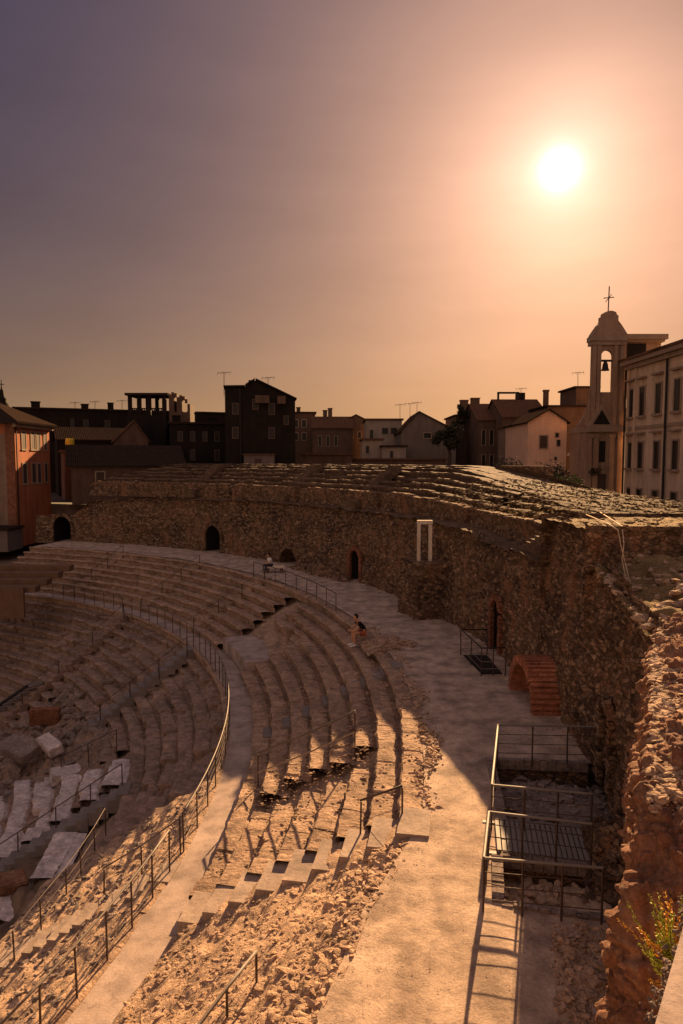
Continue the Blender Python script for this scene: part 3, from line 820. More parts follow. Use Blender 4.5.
def great_wall():
    ds = 0.075
    t = np.arange(-13, 78, math.degrees(ds / WR)); nv = 76
    v = np.linspace(0, 1, nv)
    T, Vv = np.meshgrid(t, v, indexing='ij')
    zt = wall_top(T) + 0.22 * fbm(np.stack([T.ravel() * .9, 0 * T.ravel(), 0 * T.ravel()], 1), 4, 12).reshape(T.shape) * (T > -40)
    Z = -0.25 + (zt + 0.25) * Vv
    a = np.radians(T)
    Rr = WR + 0.09 * Z
    p = np.stack([(CX + Rr * np.cos(a)).ravel(), (CY + Rr * np.sin(a)).ravel(), Z.ravel()], 1)
    b, val = stones(p, 3.4, 1.7, 5)
    b2, val2 = stones(p, 6.0, 1.5, 15)
    d = 0.17 * fbm(p * 0.5, 3, 8) + 0.14 * fbm(p * 2.2, 4, 9) - 0.12 * b * val - 0.05 * b2 * val2
    # holes of lost stones
    d += 0.14 * np.clip(val - 0.82, 0, 1) / .18 * b
    p[:, 0] += np.cos(a).ravel() * d; p[:, 1] += np.sin(a).ravel() * d
    fq = grid_faces(len(t), nv)
    c = p[fq].mean(1); Tc = T.ravel()[fq].mean(1)
    keep = np.ones(len(fq), bool)
    for th, hw, sp_, dep, _b in OPEN:
        x = np.radians(Tc - th) * WR; z = c[:, 2]
        keep &= ~((np.abs(x) < hw) & (z < sp_)) & ~((x ** 2 + (z - sp_) ** 2 < hw ** 2) & (z >= sp_))
    return np_mesh('masonry', p, fq[keep], M['wall'], gw)
great_wall()
def archway(th, hw, sp_, dep, brick=True):
    ar = empty('archway'); ar.parent = gw; ar.location = (0, 0, 0)
    ar.matrix_parent_inverse = Matrix.Translation(gw.location).inverted()
    t = Vector((-math.sin(RAD(th)), math.cos(RAD(th)), 0)); r = Vector((math.cos(RAD(th)), math.sin(RAD(th)), 0))
    c0 = P(WR - 0.06, th, 0)
    out = [(-hw, -0.1)] + [(-hw, sp_ * k / 3) for k in (1, 2, 3)] + [(-hw * math.cos(math.pi * k / 12), sp_ + hw * math.sin(math.pi * k / 12)) for k in range(1, 12)] + [(hw, sp_ * k / 3) for k in (3, 2, 1)] + [(hw, -0.1)]
    mb = MB(); n = len(out)
    A = [c0 + t * x + Vector((0, 0, z)) + r * 0.1 for x, z in out]; B = [p + r * dep for p in A]
    mb.add(A + B, [(i, n + i, n + i + 1, i + 1) for i in range(n - 1)] + [tuple(range(n, 2 * n))])
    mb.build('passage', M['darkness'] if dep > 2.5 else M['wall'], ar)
    mb = MB()
    k0 = 0 if sp_ > 0.5 else 1
    w = 0.26
    # voussoirs / jamb bricks
    def brickpiece(p0, p1, q1, q0):
        pts = [c0 + t * x + Vector((0, 0, z)) for x, z in (p0, p1, q1, q0)]
        mb.prism([q - r * random.uniform(.0, .04) for q in pts], r * 0.16)
    nb = max(9, int(math.pi * hw / 0.16))
    for k in range(nb):
        a0 = math.pi * (k + .06) / nb; a1 = math.pi * (k + .94) / nb
        w_ = w + random.uniform(-.04, .04); hi = hw - .03
        f_ = lambda a, q: (-q * math.cos(a), sp_ + q * math.sin(a))
        brickpiece(f_(a0, hi), f_(a1, hi), f_(a1, hi + w_), f_(a0, hi + w_))
    if sp_ > .5:
        z = 0.0
        while z < sp_ - .1:
            hh = random.uniform(.13, .2)
            for sg in (-1, 1):
                w_ = w + random.uniform(-.1, .08)
                brickpiece((sg * (hw - .03), z), (sg * (hw - .03), z + hh - .02), (sg * (hw + w_), z + hh - .02), (sg * (hw + w_), z))
            z += hh
    mb.build('brick_surround' if brick else 'stone_surround', M['brick'] if brick else M['wall'], ar)
for th, hw, sp_, dep, bk_ in OPEN:
    archway(th, hw, sp_, dep, bk_)
# pier with pale frame on top
def pier():
    pr = thing('wall_pier', 'projecting rubble pier carrying a pale stone frame', 'pier', P(43.4, 16, 0))
    tc = theta_at(418, 43.4); t0, t1 = tc - 1.4, tc + 1.3
    nz, nt_ = 46, 90
    outl = [(45.2, t1)] + [(R, t1) for R in np.linspace(45, 43.0, 26)] + [(42.9, t) for t in np.linspace(t1 - .05, t0 + .05, 40)] + [(R, t0) for R in np.linspace(43.0, 45, 26)]
    outl = np.array(outl)
    zz = np.linspace(-.1, 2.64, nz)
    RR = np.repeat(outl[:, 0][:, None], nz, 1); TT = np.repeat(outl[:, 1][:, None], nz, 1); ZZ = np.repeat(zz[None], len(outl), 0)
    a = np.radians(TT)
    p = np.stack([(CX + RR * np.cos(a)).ravel(), (CY + RR * np.sin(a)).ravel(), ZZ.ravel()], 1)
    b, val = stones(p, 3, 1.6, 25)
    d = .3 * fbm(p * 1.3, 4, 26) - .1 * b * val
    p[:, 0] += np.cos(a).ravel() * d; p[:, 1] += np.sin(a).ravel() * d
    p[:, :2] += (.1 * fbm(p * 2.1, 3, 27))[:, None]
    np_mesh('masonry', p, grid_faces(len(outl), nz), M['wall'], pr)
    mb = MB(); polar_block(mb, 43.0, 45, t0 + .1, t1 - .1, 2.3, 2.63, 4); mb.build('pier_top', M['wall'], pr)
    # brick niche in its flank
    mb = MB()
    c = P(43.6, t1, 0)
    r = Vector((math.cos(RAD(t1)), math.sin(RAD(t1)), 0)); t = Vector((-math.sin(RAD(t1)), math.cos(RAD(t1)), 0))
    f0 = thing('pale_frame', 'pale upright stone door frame standing on the rubble pier', 'frame', P(43.3, tc, 2.44))
    tt = Vector((-math.sin(RAD(16)), math.cos(RAD(16)), 0)); rr = Vector((math.cos(RAD(16)), math.sin(RAD(16)), 0))
    base = P(43.75, tc - .1, 2.62)
    xdir = Vector((1, 0, 0)); ydir = Vector((0, 1, 0))
    def bx(x0, x1, z0, z1, d=0.2, nm='jamb'):
        m = MB(); b0 = base + xdir * x0; b1 = base + xdir * x1
        m.hexa([b0 + Vector((0, 0, z0)), b1 + Vector((0, 0, z0)), b1 + ydir * d + Vector((0, 0, z0)), b0 + ydir * d + Vector((0, 0, z0))],
               [b0 + Vector((0, 0, z1)), b1 + Vector((0, 0, z1)), b1 + ydir * d + Vector((0, 0, z1)), b0 + ydir * d + Vector((0, 0, z1))])
        m.build(nm, M['pale_frame'], f0)
    bx(-.36, -.21, 0, 1.8); bx(.19, .35, 0, 1.78); bx(-.37, .37, 1.803, 1.98, .24, 'lintel')
pier()

# ------------------------------------------------------------------ top tier above the wall
tt_ = thing('seating_tier', 'uppermost ruined seat rows above the great curved wall', 'seating', P(48, 30, 5))
def tier_z(z, T):
    steep = np.interp(z, [4.0, 5.2, 5.32, 5.5, 5.7, 5.9, 6.1, 6.33, 6.55, 6.78, 7], [4.0, 5.45, 5.55, 5.85, 6.15, 6.45, 6.75, 6.95, 7.05, 7.14, 7.2])
    w = np.interp(T, [13, 24], [0, 1])
    zz = np.where(z > 5.0, (z - .12) * (1 - w) + steep * w, z)
    cap = np.interp(T, [0, 8, 13, 18, 24, 28, 64, 71.5], [5.5, 5.6, 5.8, 6.15, 6.9, 7.3, 7.3, 5.2])
    return np.where(zz > cap, cap + (zz - cap) * .12, zz)
def top_tier():
    rows = [(45.4, 5.32), (46.2, 5.5), (47.0, 5.7), (47.8, 5.9), (48.6, 6.1), (49.5, 6.33), (50.4, 6.55), (51.3, 6.78)]
    zm = tier_z
    for i, (R, z) in enumerate(rows):
        for (a_, b_, mm) in ((1.7, 15 + random.uniform(-1, 3), M['tier_straw'] if i else M['wall']), (14.5, 71.5 - i * .3, M['top_seat'] if i else M['wall'])):
            seat_row('seat_row', R + (0 if a_ < 10 else .012), (rows[i + 1][0] - R) if i < 7 else 1.2, z, 1.0 if i == 0 else .36, a_, b_, mm, tt_, zm, blk=(.5, 1.6), jit=.04, miss=.05, ero=.05 if a_ > 10 or i == 0 else .075, seed=110 + i, step=.1)
    mb = MB()
    o = polar_sheet('ledge', 44.45, 46.0, 1.65, 72, lambda R, T: wall_top(T) - .02, M['top_seat'], .12, .2, None, .16, 44, tt_, 1.6)
    polar_sheet('back_bank', 52.3, 54.5, 1.9, 72, lambda R, T: np.interp(R, [52.3, 54.5], [7.05, 2.9]) - (np.interp(T, [12, 22], [1.4, 0.02]) + np.interp(T, [63, 71], [0, 2.4])) * (R < 54), M['top_seat'], .3, .5, None, .2, 46, tt_)
    for th in (31, 42, 56):
        stairway(tt_, 45.0, 4.6, 48.6, 7.1, th, 1.1, M['top_seat'], 14, lift=.06)
top_tier()
# little diagonal steps at the break of the ledge
st = thing('stone_steps', 'short flight of worn steps climbing the end of the wall ledge', 'steps', P(45, 3, 4.2))
for k in range(7):
    m = MB(); th = 5.6 - k * .55
    polar_block(m, 44.75, 45.38, th - .3, th + .32, 4.0, 4.3 + k * .15, 1); m.build('step', M['top_seat'], st)
# straw covered end block
def straw():
    def zf(R, T): return 5.66 + 0.0 * R + 0.1 * np.clip((R - 50) / 6, 0, 1)
    o = thing('ruined_vault', 'straw covered flat top of the broken wall end lit by the sun', 'ruin', P(48, -1, 0))
    polar_sheet('top', 44.5, 58, -3.6, 1.75, zf, M['straw'], .1, .1, None, .16, 31, o, 1.5)
    nz = 26
    # end faces (theta = 1.75 towards the ledge and theta = -3.6 towards the camera)
    for th, nm, R0 in ((1.75, 'side_face', 44.45), (-3.6, 'side_face', 44.45)):
        Rg, Zg = np.meshgrid(np.linspace(R0, 56, 120), np.linspace(3.0, 5.78, nz), indexing='ij')
        T = np.full_like(Rg, th); a = np.radians(T)
        p = np.stack([(CX + Rg * np.cos(a)).ravel(), (CY + Rg * np.sin(a)).ravel(), Zg.ravel()], 1)
        d = .22 * fbm(p * 1.2, 4, 33) ; b, v = stones(p, 3, 1.8, 34); d = d - .08 * b * v
        p[:, 0] += math.sin(RAD(th)) * d; p[:, 1] -= math.cos(RAD(th)) * d
        np_mesh(nm, p, grid_faces(120, nz), M['wall'], o)
    n = 4200
    R, T, X, Y = polar_pts(n, 44.6, 53, -3.5, 20)
    keep = (T < 1.7) | (R > 45.6); R, T, X, Y = R[keep], T[keep], X[keep], Y[keep]; n = len(R)
    zr = np.interp(R, [45.4, 46.2, 47, 47.8, 48.6, 49.5, 50.4, 51.3, 53], [5.2, 5.42, 5.6, 5.8, 6.0, 6.22, 6.45, 6.7, 6.75])
    zr = tier_z(zr + .1, T)
    V, FQ = rock_cloud(np.stack([X, Y, np.where(T < 1.7, 5.66, zr)], 1), sizes(n, .02, .13, 2.8), .42)
    s = stuff(np_mesh('loose_stones', V, FQ, M['straw'], None, False)); tag(s, 'dry grass clods and stones on the sunlit top of the broken wall end', 'rubble')
straw()

# ------------------------------------------------------------------ near terraces and the ruined wall stump
def terrace():
    o = thing('terrace_ruin', 'stepped rubble terrace between the wall stump and the straw topped wall end', 'ruin', P(47, -9, 3))
    def zf(R, T):
        base = np.interp(T, [-14, -11, -8.5, -6, -3.5], [3.6, 4.15, 4.3, 4.55, 4.75])
        return base + np.interp(R, [44.4, 45.6, 45.7, 47.2, 47.3, 49, 49.1, 52], [0, .05, .38, .42, .75, .78, 1.0, 1.1]) * np.interp(T, [-12, -6], [1.15, .55])
    p0 = polar_sheet('top', 44.5, 52, -15.5, -3.5, zf, M['straw'], .06, .06, None, .3, 61, o, 1.7)
    n = 1500
    R, T, X, Y = polar_pts(n, 44.5, 50, -14, -3.6)
    V, FQ = rock_cloud(np.stack([X, Y, zf(R, T)], 1), sizes(n, .03, .22, 2.4), .5)
    s = stuff(np_mesh('loose_stones', V, FQ, M['rubble'], None, False)); tag(s, 'loose stones on the stepped terrace by the right edge', 'rubble')
terrace()

def loft(name, secs, nu, nv, mat, parent, seed, amp=(.25, .12, .1), sscale=3.2):
    """secs: list of closed cross-sections (same length, 3d); resampled, capped and roughened"""
    S = np.array([[tuple(q) for q in s] for s in secs], float)           # (k, m, 3)
    k, m, _ = S.shape
    u = np.linspace(0, k - 1, nu); i = np.minimum(u.astype(int), k - 2); fu = (u - i)[:, None, None]
    fu = fu
    A = S[i] * (1 - fu) + S[i + 1] * fu
    A = np.concatenate([A, A[:, :1]], 1)
    v = np.linspace(0, m, nv); j = np.minimum(v.astype(int), m - 1); fv = (v - j)[None, :, None]
    G = A[:, j] * (1 - fv) + A[:, j + 1] * fv
    p = G.reshape(-1, 3)
    # normals from the smooth grid
    du = np.gradient(G, axis=0); dv = np.gradient(G, axis=1)
    nrm = np.cross(dv, du); nrm /= np.linalg.norm(nrm, axis=-1, keepdims=True) + 1e-9
    nrm = nrm.reshape(-1, 3)
    cen = G.mean(1, keepdims=True); 
    sgn = np.sign((nrm.reshape(G.shape) * (G - cen)).sum(-1)).mean()
    nrm = nrm * (1 if sgn > 0 else -1)
    b, val = stones(p, sscale, 1.3, seed); b2, val2 = stones(p, sscale * 2.6, 1.3, seed + 50)
    d = amp[0] * fbm(p * .9, 4, seed + 1) + amp[1] * fbm(p * 3.1, 4, seed + 2) + amp[2] * (b * val + .45 * b2 * val2)
    w = np.ones((nu, nv)); 
    p = p + nrm * d[:, None]
    G = p.reshape(nu, nv, 3); G[:, -1] = G[:, 0]
    p = G.reshape(-1, 3)
    fq = grid_faces(nu, nv)
    # caps as fans
    extra = []
    V = [p]
    nb = len(p)
    faces = [fq]
    for row, side in ((0, 0), (nu - 1, 1)):
        c = G[row].mean(0)[None]; V.append(c); idx = np.arange(row * nv, row * nv + nv)
        tri = np.stack([idx[:-1], idx[1:], np.full(nv - 1, nb), np.full(nv - 1, nb)], 1)
        extra.append(tri); nb += 1
    P_ = np.concatenate(V)
    tri = np.concatenate(extra)[:, :3]
    me_faces = [tuple(x) for x in fq] + [tuple(x) for x in tri]
    me = bpy.data.meshes.new(name); me.from_pydata(P_.tolist(), [], [list(map(int, x)) for x in me_faces]); me.update()
    bm = bmesh.new(); bm.from_mesh(me); bmesh.ops.remove_doubles(bm, verts=bm.verts, dist=1e-4); bmesh.ops.recalc_face_normals(bm, faces=bm.faces[:]); bm.to_mesh(me); bm.free()
    me.polygons.foreach_set('use_smooth', np.ones(len(me.polygons), bool))
    me.materials.append(mat)
    ob = link(bpy.data.objects.new(name, me))
    if parent:
        ob.parent = parent; ob.matrix_parent_inverse = Matrix.Translation(parent.location).inverted()
    return ob

def stump():
    o = thing('ruined_wall', 'thick broken wall stump of red mortar and stone, sunlit on top, by the right edge', 'wall', P(43.6, -15, 0))
    secs = []
    #   theta, R inner, R outer, z top inner, z top outer, z bottom
    prof = [(-9.6, 44.35, 45.3, 4.2, 4.35), (-11.2, 43.95, 45.0, 4.2, 4.3), (-13.2, 43.55, 44.7, 4.12, 4.25), (-15.2, 43.3, 44.5, 4.05, 4.2),
            (-17.0, 43.1, 44.3, 4.0, 4.12), (-18.4, 42.95, 44.2, 3.9, 4.05), (-19.3, 42.75, 44.1, 3.3, 3.8), (-20.2, 42.85, 44.0, 2.3, 2.9)]
    for th, ri, ro, zi, zo in prof:
        ri += .34; ro += .3
        secs.append([P(ri + .05, th, -.3), P(ri - .05, th, zi * .35), P(ri, th, zi * .75), P(ri + .1, th, zi), P((ri + ro) / 2, th, (zi + zo) / 2 + .1), P(ro, th, zo), P(ro + .15, th, 1.5), P(ro + .2, th, -.3)])
    loft('masonry', secs, 330, 330, M['red_wall'], o, 77, (.2, .12, .12), 3.4)
    n = 3000
    T = rng.uniform(-18.6, -9.8, n); ri = np.interp(-T, [9.6, 11.2, 13.2, 15.2, 17, 18.4, 19.3], [44.35, 43.95, 43.55, 43.3, 43.1, 42.95, 42.75]) + .45
    Rr = ri + rng.uniform(0, .75, n) ; a = np.radians(T)
    X = CX + Rr * np.cos(a); Y = CY + Rr * np.sin(a)
    Zt = np.interp(-T, [9.6, 15.2, 18.4, 19.3], [4.27, 4.15, 4.0, 3.6])
    V, FQ = rock_cloud(np.stack([X, Y, Zt + .04], 1), sizes(n, .02, .13, 2.8), .4, None, .35)  # paler stone colour brightens the top where the sun alone left it dull
    s_ = stuff(np_mesh('loose_stones', V, FQ, M['rubble'], None, False)); tag(s_, 'flat stones on top of the broken wall stump, paler to paint in its sunlight', 'rubble')
stump()
# mass filling the right edge behind the stump
def right_mass():
    o = thing('rubble_mound', 'shaded reddish rubble mound behind the wall stump at the right edge', 'mound', P(45.5, -17, 0))
    secs = []
    for th, R, z in ((-12, 45.75, 4.2), (-14, 45.55, 4.2), (-16.5, 45.35, 4.1), (-19, 45.2, 3.9), (-21.5, 44.9, 3.4)):
        secs.append([P(R - .9, th, 0), P(R - .75, th, z * .8), P(R - .2, th, z), P(R + 1.2, th, z + .5), P(R + 3, th, z + .4), P(R + 3, th, 0)])
    loft('masonry', secs, 170, 170, M['red_wall'], o, 99, (.3, .14, .12), 3.4)
right_mass()
# low rubble below the stump, beside the grating
def low_rubble(name, label, R0, R1, t0, t1, z, seed, mat, n=500, hi=.3, big=.17):
    p, f, (Rr, T) = slope_sheet('', R0, R1, t0, t1, z, z, None, .12, '', '', seed, .06)
    u = np.clip(np.minimum(Rr - R0, R1 - Rr) / (R1 - R0) * 2, 0, 1).ravel() * np.clip(np.minimum(T - t0, t1 - T) / (t1 - t0) * 2, 0, 1).ravel()
    p[:, 2] = p[:, 2] * 1 + (u ** .6 - .3) * hi
    o = stuff(np_mesh(name, p, f[:, ::-1], mat)); tag(o, label, 'rubble')
    R, T, X, Y = polar_pts(n, R0, R1, t0, t1)
    V, FQ = rock_cloud(np.stack([X, Y, drop(p, X, Y)], 1), sizes(n, .02, big, 2.6), .5)
    o2 = stuff(np_mesh('loose_stones', V, FQ, mat, None, False)); tag(o2, 'loose stones on ' + label, 'rubble')
low_rubble('rubble_heap', 'pale rubble heap on the walkway at the foot of the wall stump', 42.55, 43.9, -17.6, -13.4, 0.0, 201, M['rubble'], 1800, .2, .1)
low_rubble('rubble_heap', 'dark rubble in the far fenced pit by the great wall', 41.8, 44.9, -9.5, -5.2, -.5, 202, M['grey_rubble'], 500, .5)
low_rubble('rubble_heap', 'pinkish rubble in the near fenced pit', 41.6, 44.9, -13.2, -11.0, -.42, 203, M['rubble'], 400, .45)
low_rubble('rubble_heap', 'low rubble bank at the great wall beside the fenced pits', 43.3, 44.9, -12.5, -8.8, .1, 204, M['wall'], 350, 1.1)
low_rubble('rubble_heap', 'flat patch of stone rubble on the walkway edge where a person sits', 39.45, 41.9, 8.2, 11.4, -.05, 205, M['seat'], 350, .3)
low_rubble('rubble_heap', 'low rubble bank at the foot of the great wall by the far benches', 43.2, 44.8, 28.5, 39, .05, 206, M['wall'], 300, .9)
# pit walls
def pit(R0, R1, t0, t1, label):
    o = thing('excavation_pit', label, 'pit', P((R0 + R1) / 2, (t0 + t1) / 2, -.9))
    mb = MB()
    n = 14
    for (Ra, Rb, ta, tb) in ((R0, R0, t0, t1), (R0, R1, t0, t0), (R0, R1, t1, t1)):
        for k in range(n):
            a0, a1 = k / n, (k + 1) / n
            A = P(Ra + (Rb - Ra) * a0, ta + (tb - ta) * a0, 0); B = P(Ra + (Rb - Ra) * a1, ta + (tb - ta) * a1, 0)
            j = Vector((0, 0, -1.1)); e = Vector((0, 0, random.uniform(.01, .05)))
            mb.add([A + e, B + e, B + j, A + j], [(0, 1, 2, 3)])
    mb.build('pit_wall', M['wall'], o)
    mb = MB()   # stone kerb
    for k in range(16):
        a0, a1 = t0 + (t1 - t0) * k / 16, t0 + (t1 - t0) * (k + .93) / 16
        polar_block(mb, R0 - .16, R0 + .04, a0, a1, -.2, random.uniform(.03, .07), 1)
    for k in range(12):
        for tq in (t0, t1):
            ra = R0 + (R1 - R0) * k / 12; polar_block(mb, ra, ra + (R1 - R0) / 12 * .93, tq - .1, tq + .1, -.2, random.uniform(.02, .06), 1)
    mb.build('kerb', M['grey_rubble'], o)
pit(41.95, 44.3, -9.4, -5.3, 'far excavated pit inside the railing by the great wall')
pit(41.8, 44.2, -13.1, -11.1, 'near excavated pit inside the railing in front of the board bridge')
# board bridge between the pits
br = thing('footbridge', 'small bridge of weathered ribbed boards between the two fenced pits', 'bridge', P(43, -10.2, 0))
m = MB()
for k in range(26):
    ra = 41.75 + k * .1
    polar_block(m, ra, ra + .075, -11.05, -9.45, .02, .075 + random.uniform(-.008, .008), 1)
m.build('boards', M['grate'], br)
m = MB()
for tq in (-11.05, -9.5): polar_block(m, 41.5, 44.2, tq - .03, tq + .08, -.12, .018, 1)
m.build('beam', M['post'], br)

# ------------------------------------------------------------------ railings
def railing(label, bases, h=1.0, rails=(.33, .66), name='railing', cat='railing', rr=.024, pr=.022, top=M['rail'], wire=.006, posts=True, group=None, curve=None, skip=()):
    """bases: points of post feet; curve: optional denser base line for the rails"""
    o = thing(name, label, cat, bases[0], group=group)
    up = Vector((0, 0, h))
    if posts:
        for i, b in enumerate(bases):
            if i in skip: continue
            m = MB(); ln = Vector((random.gauss(0, .012), random.gauss(0, .012), 0))
            m.tube([b - Vector((0, 0, .12)), b + up * .97 + ln], pr, 6); m.build('post', M['post'], o)
    line = curve or bases
    m = MB(); m.tube([b + up for b in line], rr, 7); m.build('handrail', top, o, True)
    if rails:
        for k in rails:
            m = MB(); m.tube([b + up * k + Vector((0, 0, random.gauss(0, .004))) for b in line], wire, 5); m.build('wire', M['wire'], o)
    return o
def arc(R, t0, t1, z, n): return [P(R, t0 + (t1 - t0) * k / (n - 1), z) for k in range(n)]
# long curve along the lower walkway
railing('long curved metal railing edging the lower walkway', arc(34.05, -5.7, 61, Z1 + .05, 34), 1.05, (.2, .4, .6, .8), curve=arc(34.05, -5.7, 61, Z1 + .05, 130), rr=.023, wire=.007)
railing('near metal railing at the lower left, edging the sunlit lower walkway', arc(34.0, -17.5, -7.2, Z1 + .05, 7), 1.05, (.2, .4, .6, .8), rr=.024, wire=.008)
# short one running down from the gap
railing('short railing descending left from the gap in the walkway railing', [P(34.0, -5.9, Z1 + .05), P(33.0, -6.1, lz(33.0)), P(32.0, -6.3, lz(32))], .95, (.35, .7), rr=.02)
railing('wire railing along the ruined seats in front of the marble', [P(30.05, t, -5.22 + .05 * random.random()) for t in (-15, -12.5, -10.2, -8, -5.7, -3, -1, 1.2, 3.4)], .95, (.3, .6), rr=.013, top=M['post'])
railing('iron railing descending over the white marble rows', [P(R, 10.3, lz(R)) for R in (29.9, 28.7, 27.4, 26.0, 24.6)], 1.0, (), rr=.02, top=M['post'])
o = railing('short two-bar railing between the marble rows and the grey steps', [P(29.4, 18.8, lz(29.4)), P(28.2, 20.2, lz(28.2)), P(27.0, 21.7, lz(27))], 1.0, (.5,), rr=.02, top=M['post'], wire=.016)
# broken bay railing
q0 = at_z(355, 757, -1.0); q1 = at_z(258, 796, -2.73)
railing('two-bar railing crossing the shaded seat rows beside the dark broken bay', [q0, q0.lerp(q1, .5) + Vector((0, 0, -.05)), q1], 1.35, (.55,), rr=.03, wire=.024, skip=(1,))
railing('short railing beside the sunlit concrete steps', [at_z(402, 829, -.3), at_z(360, 843, -.75)], .95, (.5,), rr=.024, top=M['post'])
railing('metal railing over the sunlit rubble at the bottom edge', [at_z(257, 1010, -1.35), at_z(228, 1050, -1.4), at_z(195, 1098, -1.45), at_z(150, 1165, -1.5)], 1.0, (.3, .6), rr=.028)
# fences round the pits
def Ux(px, py, z): return at_z(px, py, z)
def fence(label, A, B, C, D, h=.95, nb=3):
    o = thing('railing', label, 'railing', A, group=None)
    up = Vector((0, 0, h))
    line = [B, A, D, C]                        # open towards the wall
    posts = [A, D]
    for (p, q) in ((A, B), (D, C)):
        posts += [p.lerp(q, k / nb) for k in range(1, nb + 1)]
    posts.append(A.lerp(D, .5))
    for b in posts:
        m = MB(); m.tube([b - Vector((0, 0, .1)), b + up], .02, 6); m.build('post', M['post'], o)
    for (p_, q_) in ((B, A), (D, C)):
        m = MB(); m.tube([p_ + up, q_ + up], .025, 6); m.build('handrail', M['grate'], o)
    m = MB(); m.tube([A + up, D + up], .028, 6); m.build('handrail', M['rail'], o)
    for k in (.25, .5, .75):
        m = MB(); m.tube([q + up * k for q in line], .009, 5); m.build('bar', M['post'], o)
zt = .95
A = at_z(498, 725, zt); D = at_z(492, 785, zt); A.z = D.z = 0
B = at_z(603, 727, zt); C = at_z(592, 794, zt); B.z = C.z = 0
fence('metal railing round the far pit by the great wall', A, B, C, D, zt)
A = at_z(489, 812, zt); D = at_z(484, 858, zt); A.z = D.z = 0
B = at_z(592, 824, zt); C = at_z(603, 868, zt); B.z = C.z = 0
fence('metal railing round the near pit and board bridge', A, B, C, D, zt)
# dark railing before the arched door
b0 = at_z(461, 655, 0); b1 = at_z(481, 676, 0); b2 = at_z(505, 676, 0); b00 = at_z(487, 655, 0)
o = railing('dark railing boxed in front of the arched brick doorway', [b00, b0, b0.lerp(b1, .5), b1, b1.lerp(b2, .5), b2], 1.0, (.25, .5, .75), top=M['iron'], wire=.012)
m = MB(); m.add([b0, b1, b2, b00], [(0, 1, 2, 3)])
pw = thing('well_shade_sheet', 'flat dark sheet with painted shade of a well, inside the arched doorway railing', 'pit', b1); m2 = MB()
m2.prism([v + Vector((0, 0, .02)) for v in (b0.lerp(b2, .06), b1.lerp(b00, .06), b2.lerp(b0, .06), b00.lerp(b1, .06))], (0, 0, .03)); m2.build('cover', M['darkness'], pw)  # thin sheet on the walkway; the depth of a well is only painted dark
# railings along the walkway edge and on the far stairs
railing('dark post railing along the inner edge of the upper walkway', arc(39.9, 19, 36, -.1, 9), 1.0, (.5,), top=M['iron'], rr=.02)
for th, R0, R1, z0, z1, lab in ((33.6, 35.1, 39.8, Z1, -.3, 'iron railing on the upper stairs behind the flat landing'),
                                (45.8, 35.1, 39.8, Z1, -.3, 'iron railing on the middle far stairs of the upper tier'),
                                (59.2, 35.1, 39.8, Z1, -.3, 'iron railing on the farthest stairs of the upper tier'),
                                (45.2, 27, 33.6, lz(27), Z1 - .2, 'iron railing on the far stairs of the lower tier'),
                                (27.5, 29, 33.5, lz(29), Z1 - .2, 'iron railing on the grey steps of the lower tier')):
    bs = [P(R0 + (R1 - R0) * k / 3, th, z0 + (z1 - z0) * k / 3) for k in range(4)]
    railing(lab, bs, .95, (), top=M['iron'], rr=.012, pr=.028)
# small metal stairs and wooden panels at the far left
ms = thing('metal_stairs', 'dark steel stairs at the left edge beside the rubble hollow', 'stairs', at_z(10, 700, -6.8))
a_, b_ = at_z(38, 683, -6.0), at_z(-4, 712, -7.6)
sd_ = Vector((.7, .75, 0)).normalized() * .6
for k in range(9):
    c = a_.lerp(b_, k / 8); m = MB(); f_ = (b_ - a_); f_.z = 0; f_ = f_.normalized() * .16
    m.prism([c - sd_ - f_, c - sd_ + f_, c + sd_ + f_, c + sd_ - f_], (0, 0, .05)); m.build('step', M['grate'], ms)
m = MB(); m.tube([a_ + sd_ * 1.05, b_ + sd_ * 1.05], .09, 4); m.build('stringer', M['iron'], ms)
m = MB(); m.tube([a_ - sd_ * 1.05, b_ - sd_ * 1.05], .09, 4); m.build('stringer', M['iron'], ms)
wp = thing('wooden_platform', 'brown boarded platform with plank benches at the left edge', 'platform', at_z(0, 614, Z1))
m = MB(); ctr = at_z(-6, 614, Z1)
m.box(ctr.x - 3.2, ctr.x + 2.0, ctr.y, ctr.y + .2, Z1 - .3, Z1 + 1.75); m.build('front_board', M['wood'], wp)
for k in range(4):
    m = MB(); m.box(ctr.x - 4, ctr.x + 2.6 + k * .4, ctr.y + .4 + k * .95, ctr.y + 1.25 + k * .95, Z1 + 1.45 + k * .32 - .1, Z1 + 1.75 + k * .32); m.build('plank_bench', M['wood'], wp)

